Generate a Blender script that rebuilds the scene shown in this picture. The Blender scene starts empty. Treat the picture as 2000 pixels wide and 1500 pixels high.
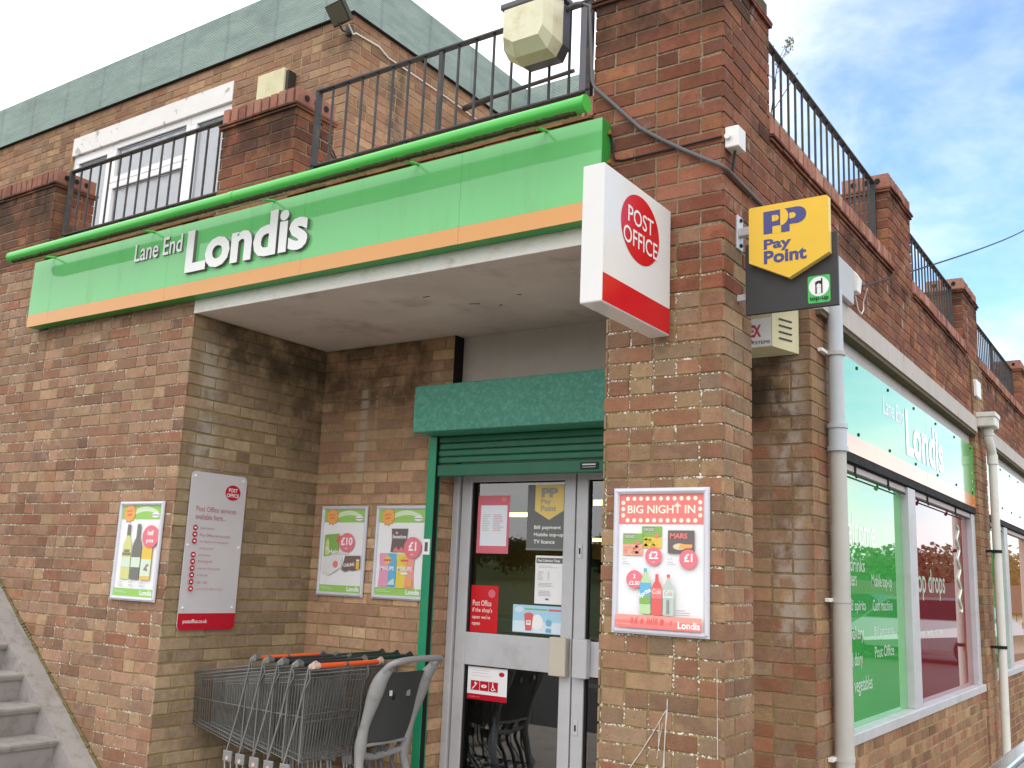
import bpy, bmesh, math, random
from mathutils import Vector, Matrix, noise as mnoise

# ---------------------------------------------------------------- scene, camera, world, sun, exposure
SC = bpy.context.scene
COL = SC.collection
rad = math.radians

def lin(c):
    """sRGB 0-255 triple -> linear rgba"""
    o = []
    for v in c:
        v /= 255.0
        o.append(v / 12.92 if v <= 0.04045 else ((v + 0.055) / 1.055) ** 2.4)
    return (o[0], o[1], o[2], 1.0)

cam_d = bpy.data.cameras.new("camera")
cam = bpy.data.objects.new("camera", cam_d)
COL.objects.link(cam)
SC.camera = cam
cam_d.sensor_width = 36.0
cam_d.lens = 34.56
cam_d.clip_start = 0.05
cam_d.clip_end = 2000
RR = ((0.82768945, 0.55970778, 0.04071081), (-0.074892, 0.18206188, -0.98043085), (-0.55616667, 0.80844336, 0.19260833))
CAM = Vector((5.19, -3.9, 1.5))
m = Matrix.Identity(4)
for i in range(3):
    m[i][0] = RR[0][i]
    m[i][1] = -RR[1][i]
    m[i][2] = -RR[2][i]
    m[i][3] = CAM[i]
cam.matrix_world = m

SUN_EL, SUN_AZ = 52.0, (0.45, -0.9)          # direction towards the sun (x, y)
W = bpy.data.worlds.new("World")
SC.world = W
W.use_nodes = True

class NT:
    """small node helper"""
    def __init__(s, nt):
        s.nt = nt
    def n(s, typ, **kw):
        nd = s.nt.nodes.new(typ)
        for k, v in kw.items():
            setattr(nd, k, v)
        return nd
    def put(s, sock, v):
        if isinstance(v, bpy.types.NodeSocket):
            s.nt.links.new(v, sock)
        elif v is not None:
            sock.default_value = v
    def math(s, op, a, b=None, c=None, clamp=False):
        nd = s.n('ShaderNodeMath', operation=op, use_clamp=clamp)
        s.put(nd.inputs[0], a)
        if b is not None:
            s.put(nd.inputs[1], b)
        if c is not None:
            s.put(nd.inputs[2], c)
        return nd.outputs[0]
    def mix(s, f, a, b, blend='MIX'):
        nd = s.n('ShaderNodeMix', data_type='RGBA', blend_type=blend)
        nd.clamp_factor = True
        s.put(nd.inputs[0], f)
        s.put(nd.inputs[6], a)
        s.put(nd.inputs[7], b)
        return nd.outputs[2]
    def noise(s, vec, scale, detail=2.0, rough=0.5, dist=0.0):
        nd = s.n('ShaderNodeTexNoise')
        s.put(nd.inputs['Vector'], vec)
        nd.inputs['Scale'].default_value = scale
        nd.inputs['Detail'].default_value = detail
        nd.inputs['Roughness'].default_value = rough
        nd.inputs['Distortion'].default_value = dist
        return nd.outputs[0]
    def mr(s, v, a, b, c=0.0, d=1.0, smooth=True):
        nd = s.n('ShaderNodeMapRange')
        nd.interpolation_type = 'SMOOTHSTEP' if smooth else 'LINEAR'
        s.put(nd.inputs[0], v)
        for i, q in enumerate((a, b, c, d)):
            s.put(nd.inputs[i + 1], q)
        return nd.outputs[0]
    def scalev(s, vec, sc):
        nd = s.n('ShaderNodeVectorMath', operation='MULTIPLY')
        s.put(nd.inputs[0], vec)
        nd.inputs[1].default_value = sc
        return nd.outputs[0]
    def box(s, sep, bx, by, bz, soft=0.05):
        """soft position box mask (a stain with its own place on a wall); None = unlimited"""
        out = None
        for i, r in enumerate((bx, by, bz)):
            if r is None:
                continue
            a = s.mr(sep.outputs[i], r[0] - soft, r[0] + soft)
            b = s.mr(sep.outputs[i], r[1] - soft, r[1] + soft, 1.0, 0.0)
            q = s.math('MULTIPLY', a, b)
            out = q if out is None else s.math('MULTIPLY', out, q)
        return out

def build_world():
    h = NT(W.node_tree)
    nt = W.node_tree
    nt.nodes.clear()
    out = h.n('ShaderNodeOutputWorld')
    sky = h.n('ShaderNodeTexSky', sky_type='NISHITA')
    sky.sun_disc = False
    sky.sun_elevation = rad(SUN_EL)
    sky.sun_rotation = math.atan2(SUN_AZ[0], SUN_AZ[1])
    sky.air_density = 1.0
    sky.dust_density = 0.6
    sky.ozone_density = 1.2
    tint = h.mix(1.0, sky.outputs[0], (0.96, 1.14, 1.22, 1), 'MULTIPLY')
    bsky = h.n('ShaderNodeBackground')
    nt.links.new(tint, bsky.inputs[0])
    bsky.inputs[1].default_value = 0.15
    tc = h.n('ShaderNodeTexCoord')
    sep = h.n('ShaderNodeSeparateXYZ')
    nt.links.new(tc.outputs['Generated'], sep.inputs[0])
    # cloud deck: project the direction on a plane overhead so that clouds flatten towards the horizon
    zz = h.math('ADD', h.math('MAXIMUM', sep.outputs[2], 0.0), 0.25)
    cv = h.n('ShaderNodeCombineXYZ')
    h.put(cv.inputs[0], h.math('DIVIDE', sep.outputs[0], zz))
    h.put(cv.inputs[1], h.math('DIVIDE', sep.outputs[1], zz))
    n1 = h.noise(cv.outputs[0], 1.3, 6.0, 0.62, 0.3)
    n2 = h.noise(cv.outputs[0], 5.0, 5.0, 0.65, 0.2)
    nn = h.math('ADD', h.math('MULTIPLY', n1, 0.7), h.math('MULTIPLY', n2, 0.3))
    # the bank of bright cloud lies over the roof to the left, the gap of blue over the road to the right
    dn = h.n('ShaderNodeVectorMath', operation='DOT_PRODUCT')
    nt.links.new(tc.outputs['Generated'], dn.inputs[0])
    dn.inputs[1].default_value = Vector((0.13, 0.90, 0.33)).normalized()
    gap = h.mr(dn.outputs['Value'], 0.80, 0.97)
    gap = h.math('MULTIPLY', gap, h.mr(sep.outputs[2], 0.06, 0.30, 0.40, 1.0))
    lo = h.math('ADD', 0.02, h.math('MULTIPLY', gap, 0.40))
    hi = h.math('ADD', 0.30, h.math('MULTIPLY', gap, 0.66))
    f = h.n('ShaderNodeMapRange')
    f.interpolation_type = 'SMOOTHSTEP'
    h.put(f.inputs[0], nn)
    h.put(f.inputs[1], lo)
    h.put(f.inputs[2], hi)
    bc = h.n('ShaderNodeBackground')
    cc = h.mix(h.mr(n2, 0.3, 0.7), (0.95, 0.97, 1.0, 1), (1, 1, 1, 1))
    nt.links.new(cc, bc.inputs[0])
    bc.inputs[1].default_value = 1.12
    mx = h.n('ShaderNodeMixShader')
    nt.links.new(f.outputs[0], mx.inputs[0])
    nt.links.new(bsky.outputs[0], mx.inputs[1])
    nt.links.new(bc.outputs[0], mx.inputs[2])
    nt.links.new(mx.outputs[0], out.inputs[0])
build_world()

sd = bpy.data.lights.new("sun", 'SUN')
sd.energy = 0.55
sd.angle = rad(42)
sd.color = (1.0, 0.96, 0.9)
sun = bpy.data.objects.new("sun", sd)
COL.objects.link(sun)
_a = Vector((SUN_AZ[0], SUN_AZ[1], 0)).normalized() * math.cos(rad(SUN_EL)) + Vector((0, 0, math.sin(rad(SUN_EL))))
sun.rotation_euler = (-_a).to_track_quat('-Z', 'Y').to_euler()

SC.view_settings.view_transform = 'Standard'
SC.view_settings.look = 'None'
SC.view_settings.gamma = 1.0
SC.view_settings.exposure = 0.74
SC.render.engine = 'CYCLES'
SC.cycles.max_bounces = 8
SC.cycles.glossy_bounces = 5
SC.cycles.transparent_max_bounces = 16

# ---------------------------------------------------------------- materials
MATS = {}

def mk(name, col, rough=0.55, metal=0.0, var=0.10, scale=6.0, bump=0.0, bscale=80.0, ior=1.45, dirt=None, dirt_amt=0.0,
       dirt_scale=4.0, dirt_lo=0.5, dirt_hi=0.75, coat=0.0, emit=0.0, stretch=(1, 1, 1)):
    if name in MATS:
        return MATS[name]
    m = bpy.data.materials.new(name)
    m.use_nodes = True
    h = NT(m.node_tree)
    p = m.node_tree.nodes['Principled BSDF']
    geo = h.n('ShaderNodeNewGeometry')
    pos = h.scalev(geo.outputs['Position'], stretch)
    c = lin(col) if max(col) > 1.001 else (col[0], col[1], col[2], 1)
    if var > 0:
        nz = h.noise(pos, scale, 5.0, 0.6)
        f = h.mr(nz, 0.25, 0.75, 1.0 - var, 1.0 + var, False)
        vm = h.n('ShaderNodeVectorMath', operation='SCALE')
        vm.inputs[0].default_value = c[:3]
        h.put(vm.inputs['Scale'], f)
        base = vm.outputs[0]
    else:
        base = c
    if dirt is not None:
        dn = h.noise(pos, dirt_scale, 6.0, 0.65)
        dm = h.math('MULTIPLY', h.mr(dn, dirt_lo, dirt_hi), dirt_amt)
        base = h.mix(dm, base, lin(dirt))
    h.put(p.inputs['Base Color'], base)
    if var > 0:
        rn = h.noise(pos, scale * 2.3, 3.0)
        h.put(p.inputs['Roughness'], h.mr(rn, 0.2, 0.8, rough * 0.88, min(1, rough * 1.15), False))
    else:
        p.inputs['Roughness'].default_value = rough
    p.inputs['Metallic'].default_value = metal
    p.inputs['IOR'].default_value = ior
    if coat:
        p.inputs['Coat Weight'].default_value = coat
        p.inputs['Coat Roughness'].default_value = 0.03
    if emit:
        h.put(p.inputs['Emission Color'], c)
        p.inputs['Emission Strength'].default_value = emit
    if bump:
        b = h.n('ShaderNodeBump')
        b.inputs['Strength'].default_value = bump
        b.inputs['Distance'].default_value = 0.004
        h.put(b.inputs['Height'], h.noise(pos, bscale, 4.0, 0.6))
        h.put(p.inputs['Normal'], b.outputs[0])
    MATS[name] = m
    return m

def brick_mat(name, pal, gain=1.0, eff=0.25, stains=(), twotone=0.5):
    """pal: list of sRGB brick colours; the brick's own random value (face attribute) picks one"""
    m = bpy.data.materials.new(name)
    m.use_nodes = True
    h = NT(m.node_tree)
    p = m.node_tree.nodes['Principled BSDF']
    at = h.n('ShaderNodeAttribute', attribute_name='brick')
    sc = h.n('ShaderNodeSeparateColor')
    h.put(sc.inputs[0], at.outputs['Color'])
    geo = h.n('ShaderNodeNewGeometry')
    pos = geo.outputs['Position']
    def ramp(v):
        r = h.n('ShaderNodeValToRGB')
        el = r.color_ramp.elements
        n = len(pal)
        while len(el) < n:
            el.new(0.5)
        for i, c in enumerate(pal):
            el[i].position = i / (n - 1)
            q = lin(c)
            el[i].color = (q[0] * gain, q[1] * gain, q[2] * gain, 1)
        h.put(r.inputs[0], v)
        return r.outputs[0]
    c1 = ramp(sc.outputs[0])
    c2 = ramp(sc.outputs[1])
    tt = h.mr(h.noise(pos, 9.0, 2.0), 0.46, 0.58)
    c = h.mix(h.math('MULTIPLY', tt, twotone), c1, c2)
    # value jitter of the whole brick and grain
    v = h.math('MULTIPLY_ADD', sc.outputs[2], 0.34, 0.83)
    g = h.mr(h.noise(pos, 150.0, 3.0, 0.7), 0.25, 0.75, 0.80, 1.18, False)
    g2 = h.mr(h.noise(pos, 26.0, 4.0, 0.6), 0.25, 0.75, 0.86, 1.14, False)
    v = h.math('MULTIPLY', h.math('MULTIPLY', v, g), g2)
    v = h.math('MULTIPLY', v, h.mr(h.noise(pos, 1.1, 5.0, 0.7), 0.3, 0.7, 0.72, 1.14, False))
    vm = h.n('ShaderNodeVectorMath', operation='SCALE')
    h.put(vm.inputs[0], c)
    h.put(vm.inputs['Scale'], v)
    c = vm.outputs[0]
    # lime bloom
    e = h.mr(h.noise(pos, 4.5, 6.0, 0.7), 0.56, 0.76, 0.0, eff)
    c = h.mix(e, c, lin((190, 178, 165)))
    # little dark pits
    vo = h.n('ShaderNodeTexVoronoi')
    h.put(vo.inputs['Vector'], pos)
    vo.inputs['Scale'].default_value = 34.0
    pit = h.mr(vo.outputs['Distance'], 0.05, 0.16, 0.55, 0.0)
    c = h.mix(h.math('MULTIPLY', pit, h.mr(h.noise(pos, 3.0), 0.45, 0.6)), c, (0.02, 0.018, 0.016, 1))
    c = add_stains(h, geo, c, stains)
    h.put(p.inputs['Base Color'], c)
    p.inputs['Roughness'].default_value = 0.88
    p.inputs['Specular IOR Level'].default_value = 0.08
    b = h.n('ShaderNodeBump')
    b.inputs['Strength'].default_value = 0.8
    b.inputs['Distance'].default_value = 0.004
    hh = h.math('ADD', h.noise(pos, 45.0, 5.0, 0.65), h.math('MULTIPLY', h.noise(pos, 220.0, 2.0), 0.5))
    hh = h.math('SUBTRACT', hh, h.math('MULTIPLY', pit, 1.2))
    h.put(b.inputs['Height'], hh)
    h.put(p.inputs['Normal'], b.outputs[0])
    return m

def add_stains(h, geo, c, stains):
    if not stains:
        return c
    sep = h.n('ShaderNodeSeparateXYZ')
    h.put(sep.inputs[0], geo.outputs['Position'])
    for (bx, by, bz, colr, amt, soft, nscale, lo, hi, stretch) in stains:
        k = h.box(sep, bx, by, bz, soft)
        nz = h.mr(h.noise(h.scalev(geo.outputs['Position'], stretch), nscale, 5.0, 0.65), lo, hi)
        k = h.math('MULTIPLY', h.math('MULTIPLY', k, nz), amt)
        c = h.mix(k, c, lin(colr))
    return c

def mortar_mat(name, col, speck=0.0, moss=0.0, stains=()):
    m = bpy.data.materials.new(name)
    m.use_nodes = True
    h = NT(m.node_tree)
    p = m.node_tree.nodes['Principled BSDF']
    geo = h.n('ShaderNodeNewGeometry')
    pos = geo.outputs['Position']
    q = lin(col)
    f = h.mr(h.noise(pos, 14.0, 5.0, 0.65), 0.25, 0.75, 0.72, 1.2, False)
    vm = h.n('ShaderNodeVectorMath', operation='SCALE')
    vm.inputs[0].default_value = q[:3]
    h.put(vm.inputs['Scale'], f)
    c = vm.outputs[0]
    if moss:
        c = h.mix(h.mr(h.noise(pos, 5.0, 5.0, 0.6), 0.42, 0.68, 0.0, moss), c, lin((120, 108, 62)))
    if speck:
        s1 = h.mr(h.noise(pos, 110.0, 2.0, 0.5), 0.55, 0.60)
        s2 = h.mr(h.noise(pos, 3.2, 4.0, 0.6), 0.40, 0.54)
        c = h.mix(h.math('MULTIPLY', h.math('MULTIPLY', s1, s2), speck), c, (0.82, 0.81, 0.78, 1))
    c = add_stains(h, geo, c, stains)
    h.put(p.inputs['Base Color'], c)
    p.inputs['Roughness'].default_value = 0.95
    p.inputs['Specular IOR Level'].default_value = 0.2
    b = h.n('ShaderNodeBump')
    b.inputs['Strength'].default_value = 0.8
    b.inputs['Distance'].default_value = 0.006
    h.put(b.inputs['Height'], h.noise(pos, 70.0, 4.0, 0.7))
    h.put(p.inputs['Normal'], b.outputs[0])
    return m

def glass_mat(name, tint, refl, rough=0.0):
    m = bpy.data.materials.new(name)
    m.use_nodes = True
    h = NT(m.node_tree)
    m.node_tree.nodes.remove(m.node_tree.nodes['Principled BSDF'])
    out = [n for n in m.node_tree.nodes if n.type == 'OUTPUT_MATERIAL'][0]
    tr = h.n('ShaderNodeBsdfTransparent')
    tr.inputs[0].default_value = tint
    gl = h.n('ShaderNodeBsdfGlossy')
    gl.inputs['Roughness'].default_value = rough
    fr = h.n('ShaderNodeFresnel')
    fr.inputs['IOR'].default_value = 1.5
    f = h.math('ADD', h.math('MULTIPLY', fr.outputs[0], 1.3), refl, clamp=True)
    mx = h.n('ShaderNodeMixShader')
    h.put(mx.inputs[0], f)
    h.put(mx.inputs[1], tr.outputs[0])
    h.put(mx.inputs[2], gl.outputs[0])
    h.put(out.inputs[0], mx.outputs[0])
    return m

# palettes
FRONT = [(176, 98, 72), (150, 104, 86), (188, 142, 112), (158, 118, 104), (196, 160, 120), (178, 124, 104), (134, 102, 90),
         (182, 112, 84), (192, 150, 124), (150, 84, 68), (170, 140, 112)]
RSIDE = [(158, 134, 106), (144, 120, 96), (170, 148, 116), (132, 112, 94), (164, 136, 112), (150, 130, 104), (176, 152, 122)]
RBACK = [(186, 150, 114), (176, 132, 104), (168, 128, 98), (192, 160, 122), (156, 116, 92), (184, 142, 112)]
RED = [(150, 84, 66), (136, 74, 60), (164, 98, 74), (126, 80, 70), (170, 106, 72), (144, 88, 76), (118, 70, 60), (158, 92, 70)]
UPPER = [(176, 126, 94), (186, 148, 106), (158, 114, 92), (168, 106, 80), (192, 156, 112), (150, 118, 96), (178, 132, 104), (136, 104, 84)]
PIER = [(170, 98, 70), (184, 138, 104), (150, 104, 86), (190, 148, 106), (138, 98, 82), (176, 120, 90), (156, 82, 64), (168, 132, 104),
        (146, 118, 100)]
DADO = [(150, 110, 86), (170, 132, 100), (132, 92, 76), (160, 120, 94), (146, 84, 70), (176, 140, 106)]
SECOND = [(156, 122, 98), (142, 108, 90), (168, 132, 98), (132, 104, 92), (160, 96, 72), (150, 128, 112)]

def wash(pal, k=0.30, d=0.22, t=(1.0, 1.0, 1.0)):
    mean = [sum(c[i] for c in pal) / len(pal) for i in range(3)]
    o = []
    for c in pal:
        q = [c[i] * (1 - k) + mean[i] * k for i in range(3)]
        g = (q[0] + q[1] + q[2]) / 3
        o.append(tuple((v * (1 - d) + g * d) * w for v, w in zip(q, t)))
    return o
FRONT, RED, PIER, UPPER, DADO = wash(FRONT, .32, .30, (.985, .985, .935)), wash(RED, .10, .23, (1.04, 1.03, .97)), wash(PIER, .16, .30, (.98, .985, .93)), wash(UPPER, .22, .26, (1.0, .985, .97)), wash(DADO, .2, .18, (1, 1.02, .96))
SECOND = wash(SECOND, .2, .16, (1.04, 1.04, .98))
RBACK = wash(RBACK, .1, .14)
RSIDE = wash(RSIDE, .0, .10)
V1 = (1, 1, 1)
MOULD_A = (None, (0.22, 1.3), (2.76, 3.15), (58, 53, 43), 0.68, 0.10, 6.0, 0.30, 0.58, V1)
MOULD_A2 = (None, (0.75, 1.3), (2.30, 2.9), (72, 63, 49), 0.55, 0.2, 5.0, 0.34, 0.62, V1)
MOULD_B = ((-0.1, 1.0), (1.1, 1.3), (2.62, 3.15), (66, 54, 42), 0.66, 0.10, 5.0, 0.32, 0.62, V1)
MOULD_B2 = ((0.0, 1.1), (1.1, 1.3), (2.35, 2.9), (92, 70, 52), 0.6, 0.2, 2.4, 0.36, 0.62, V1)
LIME_A = (None, (0.10, 0.26), (1.9, 2.95), (196, 192, 182), 0.48, 0.05, 7.0, 0.36, 0.58, (1, 1, 0.6))
RUN_B = ((0.385, 0.455), (1.1, 1.3), (2.12, 2.78), (176, 160, 142), 0.75, 0.02, 5.0, 0.25, 0.5, (1, 1, 0.3))
RUN_B2 = ((0.52, 0.545), (1.1, 1.3), (2.2, 2.72), (166, 148, 130), 0.55, 0.01, 5.0, 0.25, 0.5, (1, 1, 0.3))
LIME_C = ((3.40, 3.56), (1.0, 1.3), (1.2, 2.72), (190, 182, 172), 0.55, 0.05, 8.0, 0.42, 0.60, (1, 1, 0.7))
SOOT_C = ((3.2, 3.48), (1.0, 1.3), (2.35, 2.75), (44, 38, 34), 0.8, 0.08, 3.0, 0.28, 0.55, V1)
SOOT_R = ((3.4, 3.7), None, (3.50, 3.74), (52, 44, 38), 0.75, 0.08, 2.2, 0.44, 0.62, V1)
SOOT_R2 = ((3.4, 3.7), None, (4.18, 4.4), (52, 44, 38), 0.7, 0.08, 3.0, 0.40, 0.62, V1)
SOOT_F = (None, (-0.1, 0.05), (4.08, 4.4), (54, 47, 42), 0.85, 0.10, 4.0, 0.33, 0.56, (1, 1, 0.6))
RUST_F = (None, (-0.1, 0.05), (3.0, 4.2), (176, 104, 62), 0.5, 0.2, 5.0, 0.60, 0.70, V1)
GRIME_F = (None, (-0.1, 0.7), (3.0, 4.4), (84, 72, 60), 0.55, 0.2, 2.2, 0.52, 0.70, (1, 1, 0.5))
SOOT_L = ((-4.0, -1.75), (-0.1, 0.3), (3.6, 4.4), (74, 66, 56), 0.65, 0.2, 3.0, 0.34, 0.62, V1)
LIME_R = ((3.5, 3.7), None, (3.0, 4.4), (196, 184, 176), 0.5, 0.1, 7.0, 0.60, 0.72, (1, 1, 0.5))
DARK_P = (None, (-0.1, 0.4), (-0.1, 1.2), (112, 98, 80), 0.55, 0.3, 3.0, 0.35, 0.65, V1)
SOOT_U = ((-0.1, 0.1), (1.66, 1.86), (4.3, 5.75), (70, 66, 66), 0.7, 0.05, 5.0, 0.36, 0.58, (1, 1, 0.6))
SOOT_U2 = ((-0.3, 0.05), (1.1, 1.35), (5.55, 5.8), (90, 78, 72), 0.6, 0.08, 5.0, 0.36, 0.58, V1)

BM = {
 'front': (brick_mat('tan_brick', FRONT, 1.05, 0.22, ()), mortar_mat('tan_mortar', (158, 138, 106), 0.9, 0.5)),
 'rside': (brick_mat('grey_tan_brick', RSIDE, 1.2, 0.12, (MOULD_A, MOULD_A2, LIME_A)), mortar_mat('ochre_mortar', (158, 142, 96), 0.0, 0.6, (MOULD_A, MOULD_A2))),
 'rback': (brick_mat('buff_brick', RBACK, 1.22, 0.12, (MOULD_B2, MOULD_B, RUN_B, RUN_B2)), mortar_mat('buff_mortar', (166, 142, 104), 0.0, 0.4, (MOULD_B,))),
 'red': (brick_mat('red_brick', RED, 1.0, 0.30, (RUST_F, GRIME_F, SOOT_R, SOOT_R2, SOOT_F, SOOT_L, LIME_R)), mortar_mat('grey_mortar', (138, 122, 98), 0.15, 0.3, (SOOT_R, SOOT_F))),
 'pier': (brick_mat('mixed_brick', PIER, 1.0, 0.15, (DARK_P,)), mortar_mat('flecked_mortar', (150, 130, 94), 1.0, 0.6)),
 'upper': (brick_mat('orange_tan_brick', UPPER, 1.0, 0.15, (SOOT_U, SOOT_U2)), mortar_mat('pale_mortar', (170, 146, 112), 0.1, 0.2)),
 'second': (brick_mat('brown_brick', SECOND, 1.0, 0.22, (SOOT_C, LIME_C)), mortar_mat('brown_mortar', (148, 126, 92), 0.1, 0.5, (SOOT_C,))),
 'cope': (brick_mat('coping_brick', [(182, 134, 118), (160, 112, 98), (172, 122, 104), (146, 98, 86), (188, 146, 126)], 1.0, 0.2, (SOOT_L,)), mortar_mat('sooty_mortar', (92, 82, 70), 0.0, 0.5)),
 'dado': (brick_mat('dado_brick', DADO, 1.0, 0.12), mortar_mat('dado_mortar', (164, 144, 112), 0.3, 0.2)),
}

M_conc = mk('painted_concrete', (208, 195, 187), 0.85, var=0.10, scale=3.0, bump=0.35, bscale=40, dirt=(120, 104, 88), dirt_amt=0.5, dirt_scale=2.2)
M_concedge = mk('white_concrete_edge', (242, 238, 232), 0.8, var=0.06, scale=5.0, bump=0.4, bscale=50, dirt=(160, 150, 130), dirt_amt=0.45, dirt_scale=7.0, stretch=(1, 1, 2.5))
M_lintel = mk('stained_lintel', (190, 182, 175), 0.8, var=0.10, scale=4.0, bump=0.5, bscale=40, dirt=(150, 96, 60), dirt_amt=0.75, dirt_scale=5.0, dirt_lo=0.60, dirt_hi=0.72, stretch=(1, 2.0, 0.6))
M_lintund = mk('shaded_drip_edge', (98, 86, 66), 0.9, var=0.25, scale=8.0, bump=0.6, bscale=50)  # dark underside of the lintel, its shade put into the colour
M_board = mk('white_board', (200, 190, 188), 0.6, var=0.05, scale=3.0, dirt=(150, 138, 130), dirt_amt=0.4, dirt_scale=6.0, stretch=(1, 2, 0.4))
M_felt = None
M_iron = mk('railing_iron', (62, 62, 64), 0.6, var=0.25, scale=14, bump=0.3, bscale=90, dirt=(112, 92, 74), dirt_amt=0.6, dirt_scale=9.0)
M_greenp = mk('green_sign_face', (0.17, 0.56, 0.20), 0.06, var=0.03, scale=1.5, ior=1.5, dirt=(96, 150, 92), dirt_amt=0.28, dirt_scale=9.0, stretch=(1, 1, 0.16))
M_greent = mk('green_tube', (0.075, 0.50, 0.075), 0.25, var=0.04, scale=3.0, ior=1.5)
M_greenedge = mk('green_trim', (0.03, 0.30, 0.045), 0.35, var=0.08)
M_orange = mk('orange_stripe', (0.70, 0.33, 0.10), 0.16, var=0.02, ior=1.5)
M_dirtstrip = mk('dirty_diffuser', (62, 56, 34), 0.9, var=0.5, scale=40.0, stretch=(1, 3, 3))
M_diff = mk('lamp_diffuser', (168, 160, 118), 0.5, var=0.2, scale=12)
M_white = mk('white_plastic', (232, 230, 226), 0.35, var=0.03, scale=3.0)
M_whiteletter = mk('white_letter', (236, 236, 236), 0.30, var=0.02)
M_lettertrim = mk('letter_edge', (120, 112, 112), 0.5, var=0.05)  # grey trim colour of the letter sides
M_signwhite = mk('white_acrylic', (228, 226, 224), 0.15, var=0.02, ior=1.5)
M_red = mk('post_red', (206, 16, 32), 0.22, var=0.03, ior=1.5)
M_redd = mk('board_red', (190, 16, 44), 0.35, var=0.03)
M_boardgrey = mk('notice_grey', (206, 202, 206), 0.45, var=0.03)
M_yellow = mk('yellow_panel', (228, 184, 48), 0.35, var=0.03)
M_navy = mk('navy_ink', (70, 70, 128), 0.5, var=0.04)
M_black = mk('charcoal_panel', (54, 54, 54), 0.55, var=0.06)
M_ink = mk('black_ink', (30, 30, 32), 0.6, var=0.0)
M_topgreen = mk('top_up_green', (70, 186, 90), 0.4, var=0.03)
M_alu = mk('aluminium', (200, 200, 204), 0.4, metal=0.25, var=0.05, scale=10)
M_alud = mk('aged_aluminium', (194, 194, 198), 0.45, metal=0.15, var=0.07, scale=8, dirt=(126, 118, 108), dirt_amt=0.35)
M_snap = mk('silver_snap_frame', (214, 214, 224), 0.35, metal=0.15, var=0.04)
M_upvc = mk('white_upvc', (236, 236, 238), 0.3, var=0.02)
M_peel = mk('flaking_white_paint', (232, 228, 226), 0.7, var=0.05, bump=0.4, bscale=40, dirt=(160, 156, 156), dirt_amt=0.75, dirt_scale=7.0, dirt_lo=0.605, dirt_hi=0.635)
M_curtain = mk('net_curtain', (240, 242, 248), 0.9, var=0.05)
M_shutbox = mk('shutter_green_box', (64, 140, 118), 0.5, var=0.10, scale=5.0, bump=0.15, bscale=120, dirt=(116, 176, 156), dirt_amt=0.55, dirt_scale=48.0, dirt_lo=0.40, dirt_hi=0.70)
M_shut = mk('shutter_green', (14, 98, 68), 0.4, var=0.10, scale=6.0, ior=1.5)
M_guide = mk('guide_green', (30, 142, 100), 0.35, var=0.10, scale=5.0, dirt=(60, 150, 110), dirt_amt=0.4)
M_dark = mk('dark_gap', (24, 23, 22), 0.8, var=0.1)
M_pipe = mk('grey_pipe', (184, 190, 196), 0.35, var=0.05, scale=6.0)
M_pipew = mk('weathered_pipe', (186, 184, 178), 0.5, var=0.06, scale=6.0, dirt=(150, 142, 126), dirt_amt=0.5, dirt_scale=5.0, stretch=(1, 1, 0.4))
M_pipewhite = mk('white_pipe', (214, 214, 208), 0.4, var=0.05, dirt=(160, 150, 130), dirt_amt=0.4, dirt_scale=6)
M_cable = mk('grey_cable', (98, 94, 96), 0.6, var=0.1)
M_cableb = mk('black_cable', (34, 32, 32), 0.6, var=0.1)
M_cream = mk('cream_box', (214, 206, 168), 0.5, var=0.06, scale=9, dirt=(166, 156, 110), dirt_amt=0.4)
M_lampglass = mk('yellowed_diffuser', (226, 220, 190), 0.3, var=0.08, scale=7, ior=1.5, dirt=(176, 160, 96), dirt_amt=0.6, dirt_scale=6)
M_lampback = mk('grey_lamp_body', (92, 90, 96), 0.5, var=0.1)
M_stair = mk('painted_stair', (156, 150, 147), 0.75, var=0.12, scale=4.0, bump=0.45, bscale=36, dirt=(110, 104, 92), dirt_amt=0.6, dirt_scale=11.0, dirt_lo=0.44, dirt_hi=0.72)
M_moss = mk('moss', (104, 96, 60), 0.95, var=0.35, scale=30, bump=0.8, bscale=80)
M_chrome = mk('chrome_wire', (150, 152, 152), 0.32, metal=0.75, var=0.12, scale=20)
M_wire = mk('zinc_wire', (132, 132, 130), 0.42, metal=0.6, var=0.18, scale=14, dirt=(126, 92, 66), dirt_amt=0.5, dirt_scale=5, dirt_lo=0.58)
M_horange = mk('orange_handle', (232, 92, 34), 0.35, var=0.05)
M_hdark = mk('dark_handle', (38, 42, 44), 0.4, var=0.08)
M_hgreen = mk('dark_green_handle', (18, 60, 52), 0.4, var=0.08)
M_plgrey = mk('grey_plastic', (146, 147, 148), 0.45, var=0.10, dirt=(100, 98, 94), dirt_amt=0.5, dirt_scale=12)
M_pldark = mk('charcoal_plastic', (64, 66, 68), 0.5, var=0.08, bump=0.3, bscale=300)
M_rub = mk('rubber', (30, 30, 30), 0.8, var=0.1)
M_asph = mk('asphalt', (0.055, 0.054, 0.052), 0.9, var=0.2, scale=3, bump=0.6, bscale=120)
M_pave = mk('paving', (186, 177, 166), 0.85, var=0.12, scale=2.5, bump=0.3, bscale=60, dirt=(96, 88, 76), dirt_amt=0.5)
M_grass = mk('field_green', (0.06, 0.10, 0.025), 0.95, var=0.35, scale=0.6)
M_leaf = mk('leaf_mass', (0.035, 0.065, 0.02), 0.9, var=0.5, scale=0.35)
M_leaf2 = mk('leaf_mass_olive', (0.07, 0.085, 0.03), 0.9, var=0.5, scale=0.5)
M_render = mk('white_render', (226, 222, 214), 0.8, var=0.05)
M_slate = mk('brown_slate', (74, 62, 58), 0.8, var=0.15, scale=2)
M_win = mk('dark_window', (40, 46, 52), 0.1, var=0.0)
M_carpaint = mk('car_silver', (150, 156, 162), 0.2, metal=0.6, var=0.02)
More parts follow.
